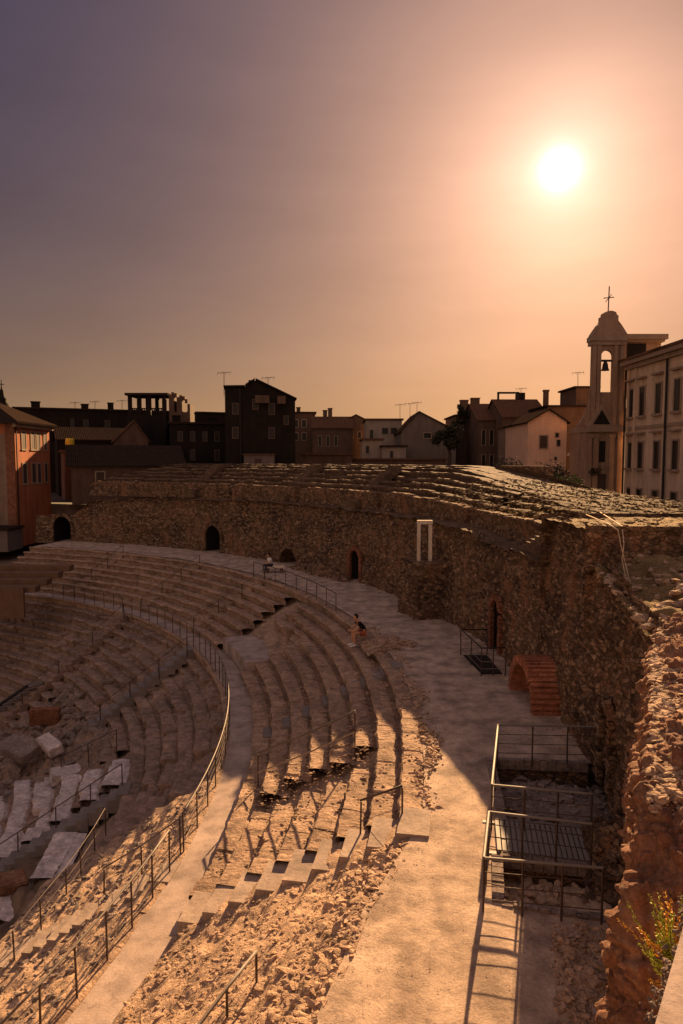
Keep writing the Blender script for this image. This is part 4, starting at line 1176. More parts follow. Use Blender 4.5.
# ------------------------------------------------------------------ terracotta arch
def brick_arch():
    o = thing('brick_arch', 'small free-standing terracotta arch of ribbed bricks near the great wall', 'arch', at_z(545, 706, 0))
    p0 = at_z(549, 716, 0); p1 = at_z(537, 690, 0)
    ax = Vector((1, -.03, 0)).normalized()                # barrel axis
    fw = (p1 - p0); fw.z = 0; fw = Vector((-.05, 1, 0)).normalized()
    span = 2.5; hw_ = .48; hgt = 1.42
    c = p0 + fw * (span / 2)
    nr = 26
    ring = MB()
    for k in range(nr):
        for (r0, r1, w, frac) in ((1 - .2, 1.0, hw_, .62), (1 - .2, .955, hw_ - .03, 1.0)):
            a0 = math.pi * (k / nr); a1 = math.pi * ((k + frac) / nr)
            r1 = r1 + random.uniform(-.012, .012); w = w + random.uniform(-.02, .015)
            pts = []
            for s in (-1, 1):
                for (rr_, a) in ((r0, a0), (r1, a0), (r1, a1), (r0, a1)):
                    pts.append(c + ax * (s * w) + fw * (-math.cos(a) * span / 2 * rr_) + Vector((0, 0, math.sin(a) * hgt * rr_)))
            ring.add(pts, [(0, 3, 2, 1), (4, 5, 6, 7), (0, 1, 5, 4), (1, 2, 6, 5), (2, 3, 7, 6), (3, 0, 4, 7)])
    ring.build('brick_vault', M['terracotta'], o)
brick_arch()

# ------------------------------------------------------------------ hanging cables
for k, (pts, lab) in enumerate((
    ([(585, 514), (607, 523), (618, 530), (621, 546), (626, 566), (630, 583)], 'longest pale cable hanging over the straw topped wall edge'),
    ([(600, 512), (622, 526), (624, 544), (622, 560), (628, 588), (640, 604)], 'second pale cable hanging beside the longest one down the wall face'),
    ([(630, 583), (645, 590), (660, 604), (672, 616)], 'pale cable trailing right over the stepped terrace'))):
    q = []
    for i, (x, y) in enumerate(pts):
        d = ray(x, y)
        # on the wall cap or just in front of its face
        Yv = 16.8 if y > 527 else 5.72
        pnt = at_y(x, y, 16.4 - (max(0, y - 560) * .03)) if y > 527 else at_z(x, y, 5.75)
        q.append(pnt)
    m = MB(); m.tube(q, .013, 5); tag(m.build('cable', M['wirebrush'], None, True), lab, 'cable')

# ------------------------------------------------------------------ foreground parapet, viewing terrace, plant
def parapet():
    o = thing('parapet', 'pale sunlit parapet slab with stony edge at the bottom right corner', 'parapet', (2, 2.5, 0))
    e0, e1 = at_z(655, 1024, 5.5), at_z(684, 924, 5.5); ed_ = e1 - e0
    pt = lambda k: (e0.x + ed_.x * k, e0.y + ed_.y * k)
    edge = [(.3, .5), pt(-1.4), pt(0), pt(1), pt(3), (6, 4.6), (6, -1), (.3, -1)]
    m = MB(); m.prism([Vector((x, y, 4.9)) for x, y in edge], (0, 0, .6)); m.build('slab', M['path'], o)
    m = MB(); m.prism([Vector((x * .985 + .05, y * .985, -.2)) for x, y in edge], (0, 0, 5.09)); m.build('base', M['red_wall'], o)
    n = 1500
    s = rng.uniform(0, 1, n)
    ep = np.array([edge[1], edge[2], edge[3], edge[4]], float)
    u = s * 3; i = np.minimum(u.astype(int), 2); f_ = (u - i)[:, None]
    q = ep[i] * (1 - f_) + ep[i + 1] * f_
    off = np.abs(rng.normal(0, .05, n)) - .05
    nrm = np.array([-.85, .5])
    q = q + nrm[None] * off[:, None]
    V, FQ = rock_cloud(np.column_stack([q, 5.46 - np.abs(off) * .8 + rng.uniform(-.04, .015, n)]), sizes(n, .004, .02, 1.8), .8)
    e = stuff(np_mesh('stony_edge', V, FQ, M['grey_rubble'], o, False))
parapet()
m = MB(); m.prism([Vector(v) for v in ((-9, -9, -.3), (-.35, -9, -.3), (-.35, .6, -.3), (-9, .6, -.3))], (0, 0, 6.1)); struct(m.build('viewing_terrace', M['path']))

def sprig_plant(name, label, base, n, L, mats, up=(0, 0, 1), lean=(-.5, .1, .5), spread=.5, leaf=.02):
    o = thing(name, label, 'plant', base)
    groups = [MB() for _ in mats]; stem = MB()
    for k in range(n):
        d = Vector(lean) + Vector((random.gauss(0, spread), random.gauss(0, spread), random.gauss(0, spread * .6)))
        d.normalize(); l = L * random.uniform(.5, 1.1)
        pts = []; p = Vector(base) + Vector((random.gauss(0, .04), random.gauss(0, .04), random.gauss(0, .04)))
        for s in range(13):
            pts.append(p.copy()); p = p + d * l / 12; d = (d + Vector((0, 0, .07)) + Vector((random.gauss(0, .07), random.gauss(0, .07), random.gauss(0, .07)))).normalized()
        stem.tube(pts, .004, 4, .0015)
        g = groups[min(len(mats) - 1, int(random.random() ** 1.2 * len(mats)))] if pts[-1].x < base[0] - L * .1 else groups[-1 if random.random() < .7 else 0]
        for s in range(2, 13):
            ax_ = (pts[s] - pts[s - 1]).normalized(); sd1 = ax_.orthogonal().normalized(); sd2 = ax_.cross(sd1)
            for q_ in range(7):
                c = pts[s].lerp(pts[s - 1], random.random()); a_ = random.uniform(0, 6.28)
                u = (ax_ * random.uniform(.5, 1) + sd1 * math.cos(a_) + sd2 * math.sin(a_)).normalized() * leaf * random.uniform(.8, 1.6) * (1.15 - s / 20)
                w = u.cross(Vector((random.gauss(0, 1), random.gauss(0, 1), random.gauss(0, 1)))).normalized() * leaf * .2
                g.add([c, c + u * .5 + w, c + u, c + u * .5 - w], [(0, 1, 2, 3)])
    stem.build('stem', M['bark'], o)
    for g, mm in zip(groups, mats):
        if g.f: g.build('foliage', mm, o)
    return o
sprig_plant('wild_plant', 'feathery green and golden plant growing on the wall by the parapet corner', at_y(678, 958, 3.45), 60, .3, [M['backlit_leaf'], M['gold_leaf']], lean=(-.25, .05, .55), spread=.45, leaf=.02)
sprig_plant('wild_plant', 'yellowed tuft sprouting from the rubble mound at the right edge', at_y(680, 790, 7.6), 26, .3, [M['gold_leaf']], lean=(-.2, 0, .6), spread=.5, leaf=.03)

# ------------------------------------------------------------------ people
def skin_body(name, verts, edges, radii, mat, parent, sub=2, root=0):
    me = bpy.data.meshes.new(name); me.from_pydata([tuple(v) for v in verts], edges, []); me.update()
    o = link(bpy.data.objects.new(name, me))
    me.materials.append(mat)
    sm = o.modifiers.new('skin', 'SKIN')
    if not me.skin_vertices: 
        bm = bmesh.new(); bm.from_mesh(me); bm.verts.layers.skin.verify(); bm.to_mesh(me); bm.free()
    for i, r in enumerate(radii):
        me.skin_vertices[0].data[i].radius = (r, r) if not isinstance(r, tuple) else r
    me.skin_vertices[0].data[root].use_root = True
    sm.use_smooth_shade = True
    ss = o.modifiers.new('sub', 'SUBSURF'); ss.levels = sub; ss.render_levels = sub
    if parent: o.parent = parent
    return o
def seated_person(label, loc, rz, skin_m, shirt_m, leg_m, shoe_m, long_legs, scale=1.0, lean=.28):
    """local frame: faces +X, seat at z=0, hip at the origin; lower legs hang to z=-.45"""
    o = tag(empty('person', loc, rz), label, 'person')
    o.scale = (scale,) * 3
    v = []; e = []; r = []
    def add(p, rad, par=None):
        v.append(p); r.append(rad)
        if par is not None: e.append((par, len(v) - 1))
        return len(v) - 1
    pel = add((0, 0, .1), .12)
    sp1 = add((.05, 0, .28), .115, pel); sp2 = add((lean * .6, 0, .45), .13, sp1); nk = add((lean, 0, .58), .055, sp2); hd0 = add((lean + .06, 0, .67), .06, nk)
    hd = add((lean + .085, 0, .745), .095, hd0); ht = add((lean + .075, 0, .82), .075, hd)
    nose = add((lean + .185, 0, .715), .016, hd)
    for s in (-1, 1):
        sh = add((lean * .85, s * .17, .52), .058, sp2); el = add((lean + .08, s * .24, .28), .042, sh); wr = add((lean + .27, s * .09, .2), .028, el)
        pm = add((lean + .33, s * .06, .2), .026, wr)
        for q in range(4):
            f1 = add((lean + .385, s * (.085 - q * .018), .205 - q * .004), .0095, pm); add((lean + .42, s * (.075 - q * .016), .19), .008, f1)
        t1 = add((lean + .35, s * .03, .225), .0105, pm); add((lean + .385, s * .02, .235), .009, t1)
        hp = add((.06, s * .1, .08), .085, pel); kn = add((.46, s * .14, .1), .062, hp); cf = add((.47, s * .14, -.12), .055, kn); an = add((.44, s * .14, -.38), .036, cf)
        add((.5, s * .14, -.43), .035, an); 
        ear = add((lean + .075, s * .1, .74), .014, hd)
    skin_body('body', v, e, r, skin_m, o)
    # shirt
    v2, e2, r2 = [], [], []
    def a2(p, rad, par=None):
        v2.append(p); r2.append(rad)
        if par is not None: e2.append((par, len(v2) - 1))
        return len(v2) - 1
    w = a2((0.0, 0, .1), .145); c1 = a2((.05, 0, .28), .14, w); c2 = a2((lean * .6, 0, .45), .155, c1); n2 = a2((lean * .9, 0, .55), .08, c2)
    for s in (-1, 1):
        sh = a2((lean * .85, s * .175, .52), .076, c2); a2((lean * .9 + .04, s * .215, .39), .062, sh)
    skin_body('shirt', v2, e2, r2, shirt_m, o)
    # trousers or shorts
    v3, e3, r3 = [], [], []
    def a3(p, rad, par=None):
        v3.append(p); r3.append(rad)
        if par is not None: e3.append((par, len(v3) - 1))
        return len(v3) - 1
    p_ = a3((-.01, 0, .09), .14)
    for s in (-1, 1):
        h_ = a3((.06, s * .1, .08), .1, p_); k_ = a3((.3 if not long_legs else .47, s * .125, .095), .085, h_)
        if long_legs: a3((.45, s * .14, -.34), .055, a3((.475, s * .14, -.1), .068, k_))
    skin_body('trousers' if long_legs else 'shorts', v3, e3, r3, leg_m, o)
    for s in (-1, 1):
        m = MB(); pts = [(.38, s * .14, -.43), (.47, s * .14, -.415), (.56, s * .14, -.44), (.66, s * .14, -.455)]
        m.tube(pts, .052, 8, .038); m.build('shoe', shoe_m, o, True, local=True)
    # hair
    m = MB(); bm = bmesh.new(); bmesh.ops.create_uvsphere(bm, u_segments=14, v_segments=10, radius=.112)
    for q in bm.verts:
        q.co += Vector((random.gauss(0, .004), random.gauss(0, .004), random.gauss(0, .004)))
        if q.co.x > .03 and q.co.z < .045: q.co.x = .03; 
        if q.co.z < -.06: q.co.z = -.06
    me = bpy.data.meshes.new('hair'); bm.to_mesh(me); bm.free(); me.materials.append(M['hair'])
    hr = link(bpy.data.objects.new('hair', me)); hr.parent = o; hr.location = (lean + .06, 0, .785)
    for s in (-1, 1):
        m = MB(); m.lathe((lean + .172, s * .036, .755), [(.0, -.012), (.011, -.006), (.013, 0), (.011, .006), (0, .012)], 8); m.build('eye', M['iron'], o, True, local=True)
    m = MB(); m.box(lean + .165, lean + .178, -.025, .025, .672, .68); m.build('mouth', M['shorts'], o, local=True)
    return o
pp = at_z(364, 634, .17)
seated_person('person in black T-shirt and shorts sitting at the walkway edge, head bent', pp, RAD(196), M['skin'], M['shirt'], M['shorts'], M['shoe'], False, 1.0, .3)
pq = at_z(271, 566, .42)
seated_person('person in a white shirt and dark trousers sitting before the far wall', pq, RAD(215), M['skin'], M['white_shirt'], M['denim'], M['iron'], True, 1.0, .14)
bn = thing('stone_bench', 'low stone bench under the person in the white shirt', 'bench', pq - Vector((0, 0, .42)))
m = MB(); m.box(pq.x - .5, pq.x + .9, pq.y - .22, pq.y + .35, .3, .42); m.build('seat', M['pale_frame'], bn)
for dx in (-.35, .6):
    m = MB(); m.box(pq.x + dx, pq.x + dx + .2, pq.y - .12, pq.y + .25, -.02, .3); m.build('leg', M['wall'], bn)

# ------------------------------------------------------------------ town
def XY(px, Y): return (px - 341.5) / F * Y * 1.0
def gx(px, py, Y): return at_y(px, py, Y)
def window(parent, x0, x1, z0, z1, y, mat=None, frame=M['trim'], sill=True, d=.06):
    m = MB(); fw = min(.12, (x1 - x0) * .18)
    m.box(x0 - fw, x0, y - d, y + .02, z0 - fw, z1 + fw); m.box(x1, x1 + fw, y - d, y + .02, z0 - fw, z1 + fw)
    m.box(x0, x1, y - d + .002, y + .02, z1, z1 + fw - .001); m.box(x0, x1, y - d + .002, y + .02, z0 - fw + .001, z0)
    w = m.build('window', frame, parent)
    m = MB(); m.box(x0 + .001, x1 - .001, y - .02, y + .03, z0 + .001, z1 - .001); 
    g = m.build('pane', mat or M['glass'], w)
    return w
def house(label, px0, px1, pyt, pyb, Y, depth, wall, roof='flat', rmat=None, wins=(), peak=None, name='house', cat='house', over=.25, ridge='y', chim=(), group=None, framem=None):
    a = gx(px0, pyt, Y); b = gx(px1, pyt, Y); zb = 2.8
    zt = a.z
    o = thing(name, label, cat, ((a.x + b.x) / 2, Y + depth / 2, zb), group=group)
    m = MB(); m.box(a.x, b.x, Y, Y + depth, zb, zt)
    rm = rmat or M['roof']
    if roof == 'gable':                     # ridge runs away from the camera, gable faces it
        pk = gx(peak[0], peak[1], Y)
        m.prism([Vector((a.x, Y, zt)), Vector((b.x, Y, zt)), Vector((pk.x, Y, pk.z))], (0, depth, 0))
        m.build('wall', wall, o)
        r = MB(); t = .14
        for (p, q) in (((a.x - over, zt - over * (pk.z - zt) / max(.1, pk.x - a.x)), (pk.x, pk.z)), ((pk.x, pk.z), (b.x + over, zt - over * (pk.z - zt) / max(.1, b.x - pk.x)))):
            P0 = [Vector((p[0], Y - over, p[1] + .005)), Vector((q[0], Y - over, q[1] + .005)), Vector((q[0], Y - over, q[1] + t)), Vector((p[0], Y - over, p[1] + t))]
            r.prism(P0, (0, depth + 2 * over, 0))
        rf = r.build('roof', rm, o)
    elif roof == 'slope':                   # slope facing the camera, ridge parallel to the view plane
        pk = gx(px0, peak[1], Y + depth).z if peak else zt + 1
        m.prism([Vector((a.x, Y, zt)), Vector((a.x, Y + depth, zt)), Vector((a.x, Y + depth / 2, pk))], (b.x - a.x, 0, 0))
        m.build('wall', wall, o)
        r = MB(); t = .15; sl = (pk - zt) / (depth / 2)
        for (y0, z0, y1, z1) in ((Y - over, zt - over * sl, Y + depth / 2, pk), (Y + depth / 2, pk, Y + depth + over, zt - over * sl)):
            r.prism([Vector((a.x - over, y0, z0 + .005)), Vector((a.x - over, y1, z1 + .005)), Vector((a.x - over, y1, z1 + t)), Vector((a.x - over, y0, z0 + t))], (b.x - a.x + 2 * over, 0, 0))
        rf = r.build('roof', rm, o)
    else:
        m.build('wall', wall, o)
        r = MB(); r.box(a.x - over, b.x + over, Y - over, Y + depth + over, zt + .002, zt + .22); rf = r.build('roof', rm, o)
        r = MB()
    for c in chim:
        q = gx(c[0], c[1], Y + depth * .4); m = MB(); w_ = c[2] if len(c) > 2 else .35
        m.box(q.x - w_, q.x + w_, q.y - w_, q.y + w_, zt - .2, q.z); m.box(q.x - w_ - .08, q.x + w_ + .08, q.y - w_ - .08, q.y + w_ + .08, q.z + .002, q.z + .14)
        m.build('chimney', wall, rf)
    if (px0 + px1) / 2 < 345: o['face'] = 1
    for wv in wins:
        p = gx(wv[0], wv[2], Y); q = gx(wv[1], wv[3], Y)
        window(o, p.x, q.x, q.z, p.z, Y, M['glass'] if len(wv) < 5 else M[wv[4]], framem or M['trim'])
    if 'face' in o:
        del o['face']; c = o.location; o.rotation_euler.z = math.atan2(-c.x, c.y) * 1.25
    return o
def antenna(label, px, py_base, py_top, Y, bars=4, w=.7):
    a = gx(px, py_base, Y); b = gx(px, py_top, Y)
    o = thing('aerial', label, 'aerial', a)
    m = MB(); m.tube([a - Vector((0, 0, .4)), b], .035, 5); m.build('mast', M['iron'], o)
    m = MB(); L = w
    c = b - Vector((0, 0, .15)); m.tube([c - Vector((L, .2, 0)), c + Vector((L, -.2, .1))], .025, 4)
    for k in range(bars):
        x = -L + 2 * L * k / max(1, bars - 1); q = c + Vector((x, 0, .05 * k / bars)); m.tube([q - Vector((.05, .3, .22)), q + Vector((.05, .3, .22))], .018, 4)
    m.build('elements', M['iron'], o)
    return o

# left: ochre house seen along its lit side
def ochre_house():
    X = -31.5
    zt = 11.0; zb = -1.0
    o = thing('house', 'red ochre house with shuttered windows lit by the low sun, at the left edge', 'house', (X, 69, zb))
    ya, yb = 66.0, 74.0
    m = MB(); m.box(X - 9, X, ya, yb, zb, zt); m.build('wall', M['ochre'], o)
    m = MB(); m.box(X - 9.2, X - .8, ya - .05, ya - .002, zb, zt - 1.0); m.build('plaster_front', M['cream'], o)
    m = MB(); m.box(X - .799, X + .02, ya - .06, ya - .001, zb, zt); m.build('corner_strip', M['brick'], o)
    r = MB(); pk = 13.6
    r.prism([Vector((X + .7, ya - .7, zt)), Vector((X + .7, yb + .7, zt)), Vector((X - 4.5, (ya + yb) / 2, pk)), ], (0, 0, .2))
    r.add([(X + .7, ya - .7, zt), (X - 9.7, ya - .7, zt), (X - 4.5, (ya + yb) / 2, pk + .2), (X + .7, yb + .7, zt), (X - 9.7, yb + .7, zt)], [(0, 2, 1), (0, 3, 2), (1, 2, 4), (3, 4, 2), (0, 1, 4, 3)])
    r.build('roof', M['dark_roof'], o)
    m = MB(); m.box(X, X + .35, ya - .3, yb + .3, zt - .35, zt - .01); m.build('cornice', M['trim'], o)
    for (y0, y1) in ((67.6, 68.4), (69.6, 70.4), (70.9, 71.6), (72.6, 73.2)):
        for (z0, z1) in ((8.6, 10.3), (5.2, 7.1)):
            m = MB(); m.box(X - .02, X + .06, y0 - .14, y0, z0, z1); m.box(X - .02, X + .06, y1, y1 + .14, z0, z1); m.box(X - .02, X + .062, y0 - .14, y1 + .14, z1 + .001, z1 + .15); m.box(X - .02, X + .1, y0 - .2, y1 + .2, z0 - .16, z0 - .001)
            w = m.build('window', M['trim'], o); m = MB(); m.box(X - .02, X + .03, y0 + .001, y1 - .001, z0, z1 - .001); m.build('shutter', M['shutter'], w)
    m = MB(); m.tube([(X + .1, 66.3, zb), (X + .1, 66.3, zt)], .06, 6); m.build('drainpipe', M['iron'], o)
    m = MB(); m.box(X - 3.9, X - 2.6, ya - .12, ya - .051, 3.2, 5.6); m.build('window', M['glass'], o)
    m = MB(); m.box(X - 6, X + .6, ya - 3.2, ya - .2, -1, 1.0); m.build('annex', M['grey_house'], o)
    m = MB(); m.box(X - 6.2, X + .8, ya - 3.4, ya - .1, 1.002, 1.2); m.build('annex_roof', M['dark_roof'], o)
ochre_house()
# church spire at the far left
a = gx(3, 412, 105)
sp = thing('church_spire', 'slender dark church spire with cross at the left edge', 'spire', (a.x, 105, 2.9))
m = MB(); m.box(a.x - 1.4, a.x + 1.0, 104, 106.4, 2.8, a.z + .6); m.build('tower', M['dark_house'], sp)
m = MB(); m.lathe((a.x - .2, 105.2, a.z + .6), [(1.2, 0), (1.1, .5), (.7, 1.0), (.75, 1.4), (.45, 1.7), (.3, 2.6), (.1, 3.0), (.05, 4.3)], 10); m.build('cap', M['dark_house'], sp, True)
m = MB(); m.tube([(a.x - .7, 105.2, a.z + 4.2), (a.x + .3, 105.2, a.z + 4.2)], .06, 5); m.tube([(a.x - .2, 105.2, a.z + 3.4), (a.x - .2, 105.2, a.z + 4.9)], .06, 5); m.build('cross', M['iron'], sp)

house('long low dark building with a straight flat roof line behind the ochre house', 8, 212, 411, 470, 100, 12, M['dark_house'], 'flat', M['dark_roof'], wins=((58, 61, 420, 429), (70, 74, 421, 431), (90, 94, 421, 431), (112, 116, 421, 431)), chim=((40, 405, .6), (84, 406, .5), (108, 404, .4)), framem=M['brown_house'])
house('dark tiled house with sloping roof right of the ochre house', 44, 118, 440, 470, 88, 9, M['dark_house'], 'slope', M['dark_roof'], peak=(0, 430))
house('low terrace house with a reddish roof edge and yellow barrel', 52, 104, 452, 490, 80, 7, M['brown_house'], 'flat', M['roof'])
house('long grey rendered house with a dark overhanging roof beyond the upper rows', 62, 168, 464, 500, 74, 7, M['brown_house'], 'slope', M['dark_roof'], peak=(0, 447), wins=((85, 93, 472, 488, 'shutter'),), over=.5)
br_ = gx(70, 449, 79.6)
ob = thing('barrel', 'small yellow barrel on the low terrace roof', 'barrel', br_)
m = MB(); m.lathe(br_, [(0, 0), (.42, 0), (.5, .4), (.5, .9), (.42, 1.25), (0, 1.25)], 14); m.build('body', M['yellow'], ob, True)
m = MB(); m.lathe(br_, [(.2, 1.25), (.2, 1.36), (0, 1.36)], 10); m.build('lid', M['iron'], ob, True)
# gravel coloured ruined gable
house('ruined pale stone gable below the open loggia', 108, 140, 440, 470, 84, 5, M['brown_house'], 'gable', M['roof'], peak=(126, 421))
# loggia tower
def loggia():
    Y = 90
    a = gx(128, 415, Y); b = gx(166, 415, Y); zt = gx(128, 393, Y).z
    o = thing('loggia_tower', 'open roofed loggia with four dark pillars against the sky', 'tower', ((a.x + b.x) / 2, Y + 2, 2.9))
    m = MB(); m.box(a.x, b.x, Y, Y + 4.5, 2.8, a.z); m.build('wall', M['dark_house'], o)
    w = b.x - a.x
    m = MB()
    for f0, f1 in ((0, .09), (.24, .34), (.50, .60), (.9, 1.0)):
        for yy in (Y, Y + 4.0):
            q = MB(); q.box(a.x + w * f0, a.x + w * f1, yy, yy + .45, a.z - .001, zt - .3); q.build('pillar', M['dark_house'], o)
    for f0, f1 in ((.09, .24), (.34, .5), (.6, .9)):
        n = 3 if f1 - f0 < .2 else 5
        q = MB()
        for k in range(n):
            x = a.x + w * (f0 + (f1 - f0) * (k + .5) / n)
            q.lathe((x, Y + .2, a.z), [(.1, 0), (.12, .25), (.05, .6), (.1, .8)], 8)
        q.box(a.x + w * f0, a.x + w * f1, Y + .05, Y + .35, a.z + .8, a.z + .92)
        q.build('balustrade', M['dark_house'], o)
    m = MB(); m.box(a.x - .3, b.x + .3, Y - .3, Y + 4.8, zt - .3, zt); m.build('roof', M['dark_roof'], o)
    # broken annex to its right
    c = gx(190, 412, Y)
    ra = thing('ruined_tower', 'jagged ruined masonry stub with holes right of the open loggia', 'ruin', ((b.x + c.x) / 2, Y, 2.9))
    m = MB(); x = b.x + .35
    tops = [396, 392, 393, 397, 395, 396, 399, 404]
    dx = (c.x - x) / len(tops)
    for k, t in enumerate(tops):
        zz = gx(180, t, Y).z
        if k in (2, 5, 6):
            m.box(x + dx * k, x + dx * (k + 1), Y + .2, Y + 3, 2.8, a.z + .4); m.box(x + dx * k, x + dx * (k + 1), Y + .2, Y + .8, zz - .5, zz)
        else: m.box(x + dx * k, x + dx * (k + 1), Y + .2 - .02 * k, Y + 3, 2.8, zz)
    m.build('wall', M['brown_house'], ra)
loggia()
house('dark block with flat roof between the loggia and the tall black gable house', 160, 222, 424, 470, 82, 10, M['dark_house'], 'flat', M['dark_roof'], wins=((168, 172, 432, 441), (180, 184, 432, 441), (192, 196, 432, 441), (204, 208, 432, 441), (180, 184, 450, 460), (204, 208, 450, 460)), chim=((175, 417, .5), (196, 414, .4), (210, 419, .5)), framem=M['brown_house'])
def black_house():
    Y = 76
    o = thing('house', 'tall black gabled house dominating the far side', 'house', (gx(253, 420, Y).x, Y + 6, 2.8))
    pt = lambda px, py: Vector((gx(px, py, Y).x, Y, gx(px, py, Y).z))
    a, b = pt(218, 388), pt(288, 399)
    prof = [Vector((a.x, Y, 2.8)), Vector((b.x, Y, 2.8)), b, pt(248, 380.5), pt(239, 386), pt(237, 388), a]
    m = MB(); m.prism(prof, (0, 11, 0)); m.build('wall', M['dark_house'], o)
    for (p, q, nm) in ((pt(248.4, 380), pt(289.5, 399.3), 'roof'), (pt(247.6, 380), pt(238.2, 386), 'roof'), (pt(238, 387), pt(216.8, 387.6), 'roof')):
        r = MB(); u = Vector((0, 0, .16)); r.prism([p + Vector((0, -.3, .02)), q + Vector((0, -.3, .02)), q + Vector((0, -.3, .02)) + u, p + Vector((0, -.3, .02)) + u], (0, 11.6, 0)); rf = r.build(nm, M['dark_roof'], o)
    for (x0, x1, y0, y1) in ((226, 231, 404, 414), (246, 251, 400, 409), (262, 267, 404, 414), (226, 231, 428, 438), (262, 267, 428, 438), (277, 281, 416, 424)):
        p, q = pt(x0, y0), pt(x1, y1); window(o, p.x, q.x, q.z, p.z, Y, M['glass'], M['brown_house'])
    m = MB(); m.tube([pt(233, 389) + Vector((0, -.12, 0)), Vector((pt(233, 389).x, Y - .12, 2.8))], .1, 6); m.build('drainpipe', M['iron'], o)
    for (px, top) in ((244, 377), (268, 385)):
        q = pt(px, top); m = MB(); m.box(q.x - .3, q.x + .3, Y + 3, Y + 3.6, q.z - 2, q.z); m.build('chimney', M['dark_house'], o)
    for (x0, x1, y0, y1) in ((248, 262, 400.5, 403.5), (270, 278, 401, 404)):
        p, q = pt(x0, y0), pt(x1, y1); m = MB(); m.box(p.x, q.x, Y - .9, Y - .001, q.z, q.z + .14); m.box(p.x, q.x, Y - .9, Y - .82, q.z + .141, p.z + .5); m.build('balcony', M['brown_house'], o)
    o.rotation_euler.z = math.atan2(-o.location.x, o.location.y) * 1.1
black_house()
p0 = gx(247, 440, 76); 
bl = thing('shed', 'small pale ruined shed at the foot of the black gabled house', 'shed', gx(262, 466, 74))
m = MB(); q = gx(244, 466, 74.5); q2 = gx(274, 455, 74.5); m.box(q.x, q2.x, 74.5, 75.8, 2.8, q2.z); m.build('wall', M['grey_house'], bl)
m = MB(); m.box(q.x - .15, q2.x + .15, 74.3, 75.95, q2.z + .002, q2.z + .14); m.build('roof', M['roof'], bl)
m = MB(); m.box(q.x + 1.2, q.x + 1.9, 74.44, 74.52, 2.8, q2.z - .4); m.build('door', M['shutter'], bl)
# middle distance
house('flat roofed block with small windows right of the black gabled house', 287, 313, 413, 470, 120, 10, M['brown_house'], 'flat', M['dark_roof'], wins=((292, 296, 420, 427), (300, 304, 420, 427), (292, 296, 433, 440), (300, 304, 433, 440)), chim=((298, 408),))
house('low brown house with a long tiled roof in the middle distance', 312, 352, 428, 470, 112, 9, M['brown_house'], 'slope', M['roof'], peak=(0, 419), wins=((318, 321, 436, 446), (326, 329, 436, 446), (334, 337, 436, 446)), chim=((325, 411), (330, 409)))
house('house with a low gable roof between the tiled roof and the white house', 344, 368, 421, 470, 116, 8, M['brown_house'], 'gable', M['dark_roof'], peak=(356, 415), wins=((350, 353, 432, 438), (358, 361, 432, 438)))
house('white flat roofed house with a rooftop rail', 366, 402, 420, 470, 104, 10, M['pale_house'], 'flat', M['roof'], wins=((370, 373, 430, 440), (382, 388, 428, 434), (391, 397, 428, 434)))
house('small pale cube house in front of the white flat roofed house', 362, 382, 440, 470, 92, 6, M['pale_house'], 'flat', M['roof'], wins=((366, 369, 446, 453),))
house('lower terrace house with bright wall under the white flat roofed house', 382, 406, 447, 470, 90, 6, M['pale_house'], 'flat', M['dark_roof'], wins=((390, 393, 451, 458),))
house('grey gabled house with one small window', 401, 456, 431, 470, 94, 12, M['grey_house'], 'gable', M['dark_roof'], peak=(419, 412), wins=((424, 431, 433, 438),))
house('low brick outbuilding wall in front of the middle houses', 300, 352, 455, 472, 84, 3, M['brown_house'], 'flat', M['roof'], name='outbuilding', cat='outbuilding')
house('low outbuilding roof caught by sun before the grey gabled house', 352, 446, 460, 472, 86, 3, M['brown_house'], 'flat', M['roof'], name='outbuilding', cat='outbuilding')
# right street row
house('far house with twin rooftop turrets at the end of the street', 456, 482, 416, 480, 100, 10, M['brown_house'], 'flat', M['dark_roof'], wins=((461, 463, 425, 436), (468, 470, 425, 436), (475, 477, 425, 436)), chim=((464, 401, .55), (475, 399, .6), (487, 408, .6)))
house('long brown house with window row under the rooftop billboard', 478, 512, 420, 482, 92, 12, M['brown_house'], 'slope', M['roof'], peak=(0, 408), wins=((482, 485, 430, 445), (490, 493, 430, 445), (498, 501, 430, 445), (482, 485, 455, 467), (490, 493, 455, 467)))
house('tall brown house behind the pink gabled house', 503, 548, 417, 482, 88, 12, M['brown_house'], 'slope', M['roof'], peak=(0, 404), wins=((506, 509, 426, 442), (514, 517, 426, 442), (522, 525, 426, 442)), chim=((546, 391, .3),))
house('narrow side house with balconies left of the pink gabled house', 514, 528, 426, 482, 80, 8, M['cream'], 'flat', M['roof'], wins=((517, 520, 432, 444), (522, 525, 432, 444), (517, 520, 452, 466), (522, 525, 452, 466)))
house('pink gabled house with one brown window', 528, 567, 422, 486, 74, 10, M['pink'], 'gable', M['dark_roof'], peak=(549, 410), wins=((540, 547, 436, 448, 'shutter'), (555.5, 558.5, 433, 437), (557, 560, 440, 446), (554.5, 556.5, 457, 460)), over=.3)
house('long dark red brick building between the pink house and the church', 548, 592, 407, 490, 82, 14, M['brown_house'], 'flat', M['dark_roof'], wins=((571, 576, 434, 444), (579, 584, 434, 444)), chim=((546, 392, .25),))
house('dark attic block above the red brick building', 576, 598, 388, 420, 84, 6, M['brown_house'], 'flat', M['dark_roof'], name='attic_block', cat='building')
